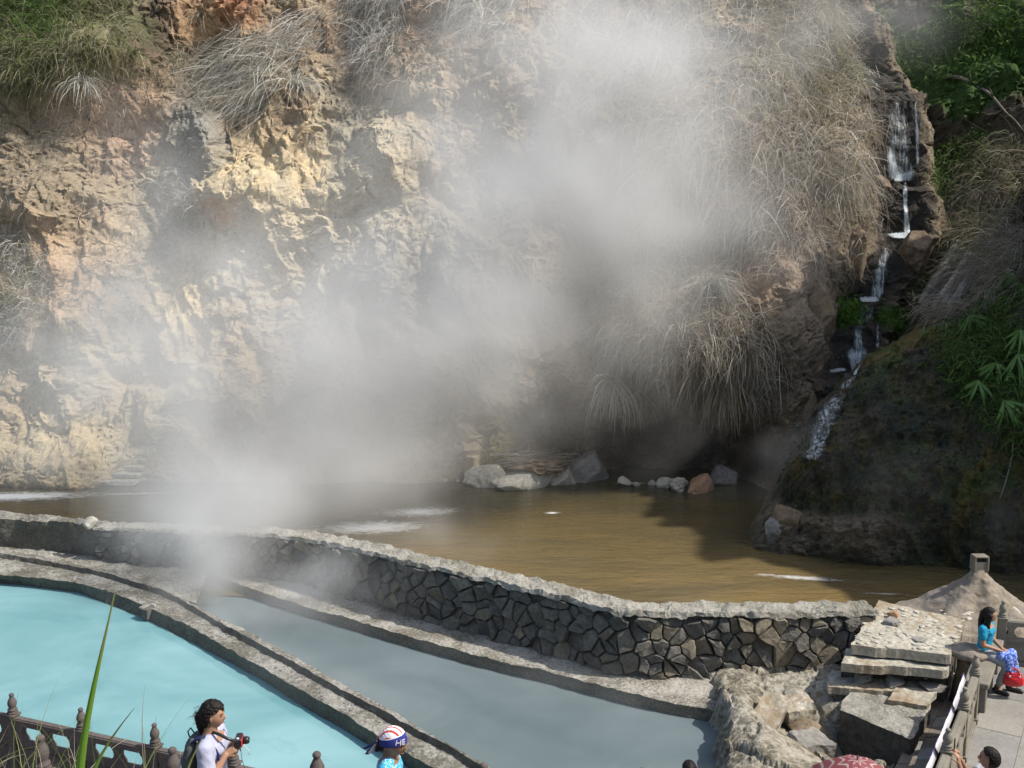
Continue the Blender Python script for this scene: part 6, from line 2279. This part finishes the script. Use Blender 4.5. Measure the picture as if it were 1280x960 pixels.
long_blade((143, 742), (118, 850), (92, 962), 1.25, 0.052, (0.14, 0.26, 0.035), 'tallest green grass blade crossing the turquoise pool at the lower left')
long_blade((168, 885), (128, 925), (98, 965), 1.35, 0.045, (0.15, 0.25, 0.05), 'short green blade leaning right beside the tallest blade')
long_blade((262, 905), (238, 932), (215, 968), 1.3, 0.036, (0.22, 0.32, 0.08), 'green blade crossing the backpack of the woman')
long_blade((66, 916), (30, 932), (0, 958), 1.3, 0.032, (0.30, 0.31, 0.12), 'yellowing blade curving in from the lower left corner')
n_ = 90
rt = []
for k in range(n_):
    px_ = fg.uniform(-60, 190) if k % 3 else fg.uniform(-60, 60)
    q = PY(px_, fg.uniform(985, 1060), fg.uniform(1.7, 2.6))
    rt.append(q[:])
rt = np.array(rt)
Lf_ = fg.uniform(0.12, 0.26, n_)
grass('grass', 'thin dry and green stems rising at the bottom left corner', rt, np.tile([0, 0, 1.0], (n_, 1)), fg.normal(size=(n_, 3)) * np.array([0.25, 0.1, 0.0]) + np.array([0.12, 0, 0.3]), Lf_, fg.uniform(0.0012, 0.003, n_), np.full(n_, 0.35), [(0.34, 0.30, 0.18), (0.20, 0.24, 0.08), (0.40, 0.36, 0.26), (0.14, 0.2, 0.05)], spread=0.15, out=0.8)
gx, gy = fg.uniform(-2.2, 0.4, 1600), fg.uniform(1.2, 3.2, 1600)
gz_ = np.interp(gy, [-14, 1.0, 2.2, 5.2], [7.0, 5.75, 5.5, 2.4])
grass('grass', 'rough grass growing on the slope under the viewpoint', np.stack([gx, gy, gz_], 1), np.tile([0, 0, 1.0], (1600, 1)), fg.normal(size=(1600, 3)) * 0.2, fg.uniform(0.25, 0.6, 1600), fg.uniform(0.004, 0.01, 1600), np.full(1600, 0.7), [(0.2, 0.24, 0.08), (0.34, 0.30, 0.18), (0.12, 0.2, 0.05)], out=1.0)

# ------------------------------------------------------------------ STEAM
mst = bpy.data.materials.new('steam')
mst.use_nodes = True
t = mst.node_tree
t.nodes.clear()
pv_ = t.nodes.new('ShaderNodeVolumePrincipled')
pv_.inputs['Color'].default_value = (0.955, 0.955, 0.95, 1)
pv_.inputs['Density'].default_value = 0.44
pv_.inputs['Anisotropy'].default_value = 0.15
o_ = t.nodes.new('ShaderNodeOutputMaterial')
t.links.new(pv_.outputs[0], o_.inputs['Volume'])


def steam(name, label, puffs, vox, nscale=0.34, cut=0.36, gain=3.0, seed=0.0, thr=0.015):
    """puffs: (px, py, Y, rx_px, rz_px, ry_m, density)"""
    P_ = []
    for a, b_, Y, rx, rz, ry, d_ in puffs:
        c = PY(a, b_, Y)
        k = px_m(c)
        P_.append((c, rx / k, ry, rz / k, d_))
    lo = [min(p[0][i] - 1.9 * p[1 + i] for p in P_) for i in range(3)]
    hi = [max(p[0][i] + 1.9 * p[1 + i] for p in P_) for i in range(3)]
    lo[2] = max(lo[2], -0.25)
    ng = bpy.data.node_groups.new(name, 'GeometryNodeTree')
    ng.interface.new_socket('Geometry', in_out='OUTPUT', socket_type='NodeSocketGeometry')
    nd = ng.nodes
    out = nd.new('NodeGroupOutput')
    vc = nd.new('GeometryNodeVolumeCube')
    ps = nd.new('GeometryNodeInputPosition').outputs[0]
    nz = nd.new('ShaderNodeTexNoise')
    nz.inputs['Scale'].default_value = 0.45
    nz.inputs['Detail'].default_value = 3
    off = nd.new('ShaderNodeVectorMath'); off.operation = 'ADD'
    off.inputs[1].default_value = (seed, seed * 2, seed * 3)
    ng.links.new(ps, off.inputs[0])
    ng.links.new(off.outputs[0], nz.inputs['Vector'])
    sb = nd.new('ShaderNodeVectorMath'); sb.operation = 'SUBTRACT'; sb.inputs[1].default_value = (0.5, 0.5, 0.5)
    ng.links.new(nz.outputs['Color'], sb.inputs[0])
    sc = nd.new('ShaderNodeVectorMath'); sc.operation = 'SCALE'; sc.inputs['Scale'].default_value = 3.2
    ng.links.new(sb.outputs[0], sc.inputs[0])
    wpn = nd.new('ShaderNodeVectorMath'); wpn.operation = 'ADD'
    ng.links.new(ps, wpn.inputs[0]); ng.links.new(sc.outputs[0], wpn.inputs[1])
    tot = None
    for c, rx, ry, rz, d_ in P_:
        a = nd.new('ShaderNodeVectorMath'); a.operation = 'SUBTRACT'; a.inputs[1].default_value = c
        ng.links.new(wpn.outputs[0], a.inputs[0])
        q = nd.new('ShaderNodeVectorMath'); q.operation = 'DIVIDE'; q.inputs[1].default_value = (rx, ry, rz)
        ng.links.new(a.outputs[0], q.inputs[0])
        dt = nd.new('ShaderNodeVectorMath'); dt.operation = 'DOT_PRODUCT'
        ng.links.new(q.outputs[0], dt.inputs[0]); ng.links.new(q.outputs[0], dt.inputs[1])
        mm = nd.new('ShaderNodeMath'); mm.operation = 'MULTIPLY'; mm.inputs[1].default_value = -1.5
        ng.links.new(dt.outputs['Value'], mm.inputs[0])
        ex = nd.new('ShaderNodeMath'); ex.operation = 'EXPONENT'
        ng.links.new(mm.outputs[0], ex.inputs[0])
        am_ = nd.new('ShaderNodeMath'); am_.operation = 'MULTIPLY_ADD'; am_.inputs[1].default_value = d_
        am_.inputs[2].default_value = 0
        ng.links.new(ex.outputs[0], am_.inputs[0])
        if tot is not None:
            ng.links.new(tot, am_.inputs[2])
        tot = am_.outputs[0]
    n2_ = nd.new('ShaderNodeTexNoise')
    n2_.inputs['Scale'].default_value = nscale
    n2_.inputs['Detail'].default_value = 5
    n2_.inputs['Roughness'].default_value = 0.55
    n2_.inputs['Distortion'].default_value = 0.4
    ng.links.new(off.outputs[0], n2_.inputs['Vector'])
    s1_ = nd.new('ShaderNodeMath'); s1_.operation = 'SUBTRACT'; s1_.inputs[1].default_value = cut
    ng.links.new(n2_.outputs[0], s1_.inputs[0])
    s2_ = nd.new('ShaderNodeMath'); s2_.operation = 'MULTIPLY'; s2_.inputs[1].default_value = gain; s2_.use_clamp = True
    ng.links.new(s1_.outputs[0], s2_.inputs[0])
    s3_ = nd.new('ShaderNodeMath'); s3_.operation = 'MULTIPLY'
    ng.links.new(s2_.outputs[0], s3_.inputs[0]); ng.links.new(tot, s3_.inputs[1])
    s4_ = nd.new('ShaderNodeMath'); s4_.operation = 'SUBTRACT'; s4_.inputs[1].default_value = thr
    ng.links.new(s3_.outputs[0], s4_.inputs[0])
    s5_ = nd.new('ShaderNodeMath'); s5_.operation = 'MAXIMUM'; s5_.inputs[1].default_value = 0
    ng.links.new(s4_.outputs[0], s5_.inputs[0])
    ng.links.new(s5_.outputs[0], vc.inputs['Density'])
    vc.inputs['Min'].default_value = lo
    vc.inputs['Max'].default_value = hi
    for i, ax in enumerate('XYZ'):
        vc.inputs['Resolution ' + ax].default_value = max(4, int((hi[i] - lo[i]) / vox))
    sm_ = nd.new('GeometryNodeSetMaterial'); sm_.inputs['Material'].default_value = mst
    ng.links.new(vc.outputs[0], sm_.inputs[0])
    ng.links.new(sm_.outputs[0], out.inputs[0])
    me = bpy.data.meshes.new(name)
    me.materials.append(mst)
    o = ob(name, me)
    md = o.modifiers.new('steam', 'NODES')
    md.node_group = ng
    tag(o, label, kind='stuff')
    return o


steam('steam', 'white steam rising from the pool edge and drifting across the cliff', [
    (252, 735, 20.9, 60, 40, 0.9, 2.4), (255, 680, 21.3, 85, 60, 1.2, 2.4), (290, 640, 22.0, 100, 75, 1.5, 1.7), (400, 590, 24, 150, 90, 2.2, 1.0),
    (450, 510, 25.0, 170, 110, 2.2, 0.95), (290, 520, 25.0, 150, 110, 2.0, 1.2), (540, 440, 26.5, 180, 110, 2.4, 1.1), (400, 400, 27.0, 190, 100, 2.2, 0.95),
    (590, 490, 26.5, 110, 70, 2.0, 0.7), (640, 380, 27.5, 150, 120, 2.4, 0.95), (590, 290, 28, 150, 110, 2.4, 1.0), (720, 290, 28, 150, 110, 2.5, 1.1),
    (700, 180, 28.5, 180, 150, 2.4, 1.25), (720, 80, 29, 150, 90, 2.2, 0.95), (570, 190, 29, 110, 110, 1.8, 0.7), (830, 290, 28.5, 120, 80, 2.2, 0.65), (860, 150, 29, 150, 130, 2.0, 0.45), (820, 50, 29, 130, 70, 2.0, 0.45),
    (120, 480, 26, 150, 100, 2.2, 1.0), (190, 400, 27, 130, 90, 1.8, 0.7), (50, 560, 25, 130, 60, 1.6, 0.7), (190, 250, 29, 80, 100, 1.2, 0.5), (330, 320, 28.5, 140, 70, 1.6, 0.75),
    (1000, 50, 30, 150, 80, 1.8, 0.16), (1090, 10, 31, 110, 50, 2.0, 0.38), (900, 240, 29, 130, 90, 1.6, 0.16), (230, 620, 23.5, 110, 55, 1.4, 0.9),
    (330, 400, 28.5, 380, 240, 1.6, 0.36), (700, 260, 29.5, 300, 240, 1.4, 0.26), (850, 560, 28.5, 110, 60, 1.0, 0.18), (230, 480, 27, 240, 140, 1.6, 0.34), (650, 330, 28.5, 120, 90, 1.6, 0.8), (640, 440, 27, 120, 70, 1.6, 0.6)], 0.21, nscale=0.30, cut=0.27, gain=2.3, thr=0.012)  # the puff at the cave is added to lighten its darkness
steam('steam', 'thin steam drifting low over the grey pool and the stone wall', [
    (350, 765, 19.0, 120, 50, 1.0, 1.3), (430, 700, 19.8, 100, 55, 1.0, 0.9), (560, 690, 19.5, 140, 40, 1.0, 0.30), (480, 830, 16.5, 180, 46, 0.8, 0.50), (680, 870, 15.0, 180, 44, 0.7, 0.38), (840, 740, 17.8, 110, 60, 0.8, 0.16), (535, 662, 22.5, 60, 34, 0.8, 0.9)], 0.13, 0.8, 0.40, 3.5, 5.0, 0.004)
steam('steam', 'small dim steam plume between the cave and the mossy mound', [
    (966, 590, 26.0, 36, 44, 0.7, 0.65), (978, 540, 26.3, 36, 44, 0.7, 0.42), (940, 620, 25.8, 60, 20, 0.8, 0.30), (1000, 480, 27, 70, 60, 0.9, 0.12)], 0.12, 0.55, 0.36, 3.0, 9.0, 0.006)
steam('steam', 'faint wisp of steam at the right edge above the vent mound', [
    (1254, 692, 20.8, 26, 26, 0.4, 0.55), (1272, 655, 20.8, 34, 34, 0.4, 0.35), (1120, 620, 21.5, 100, 60, 0.6, 0.12)], 0.10, 0.8, 0.36, 3.0, 13.0, 0.006)
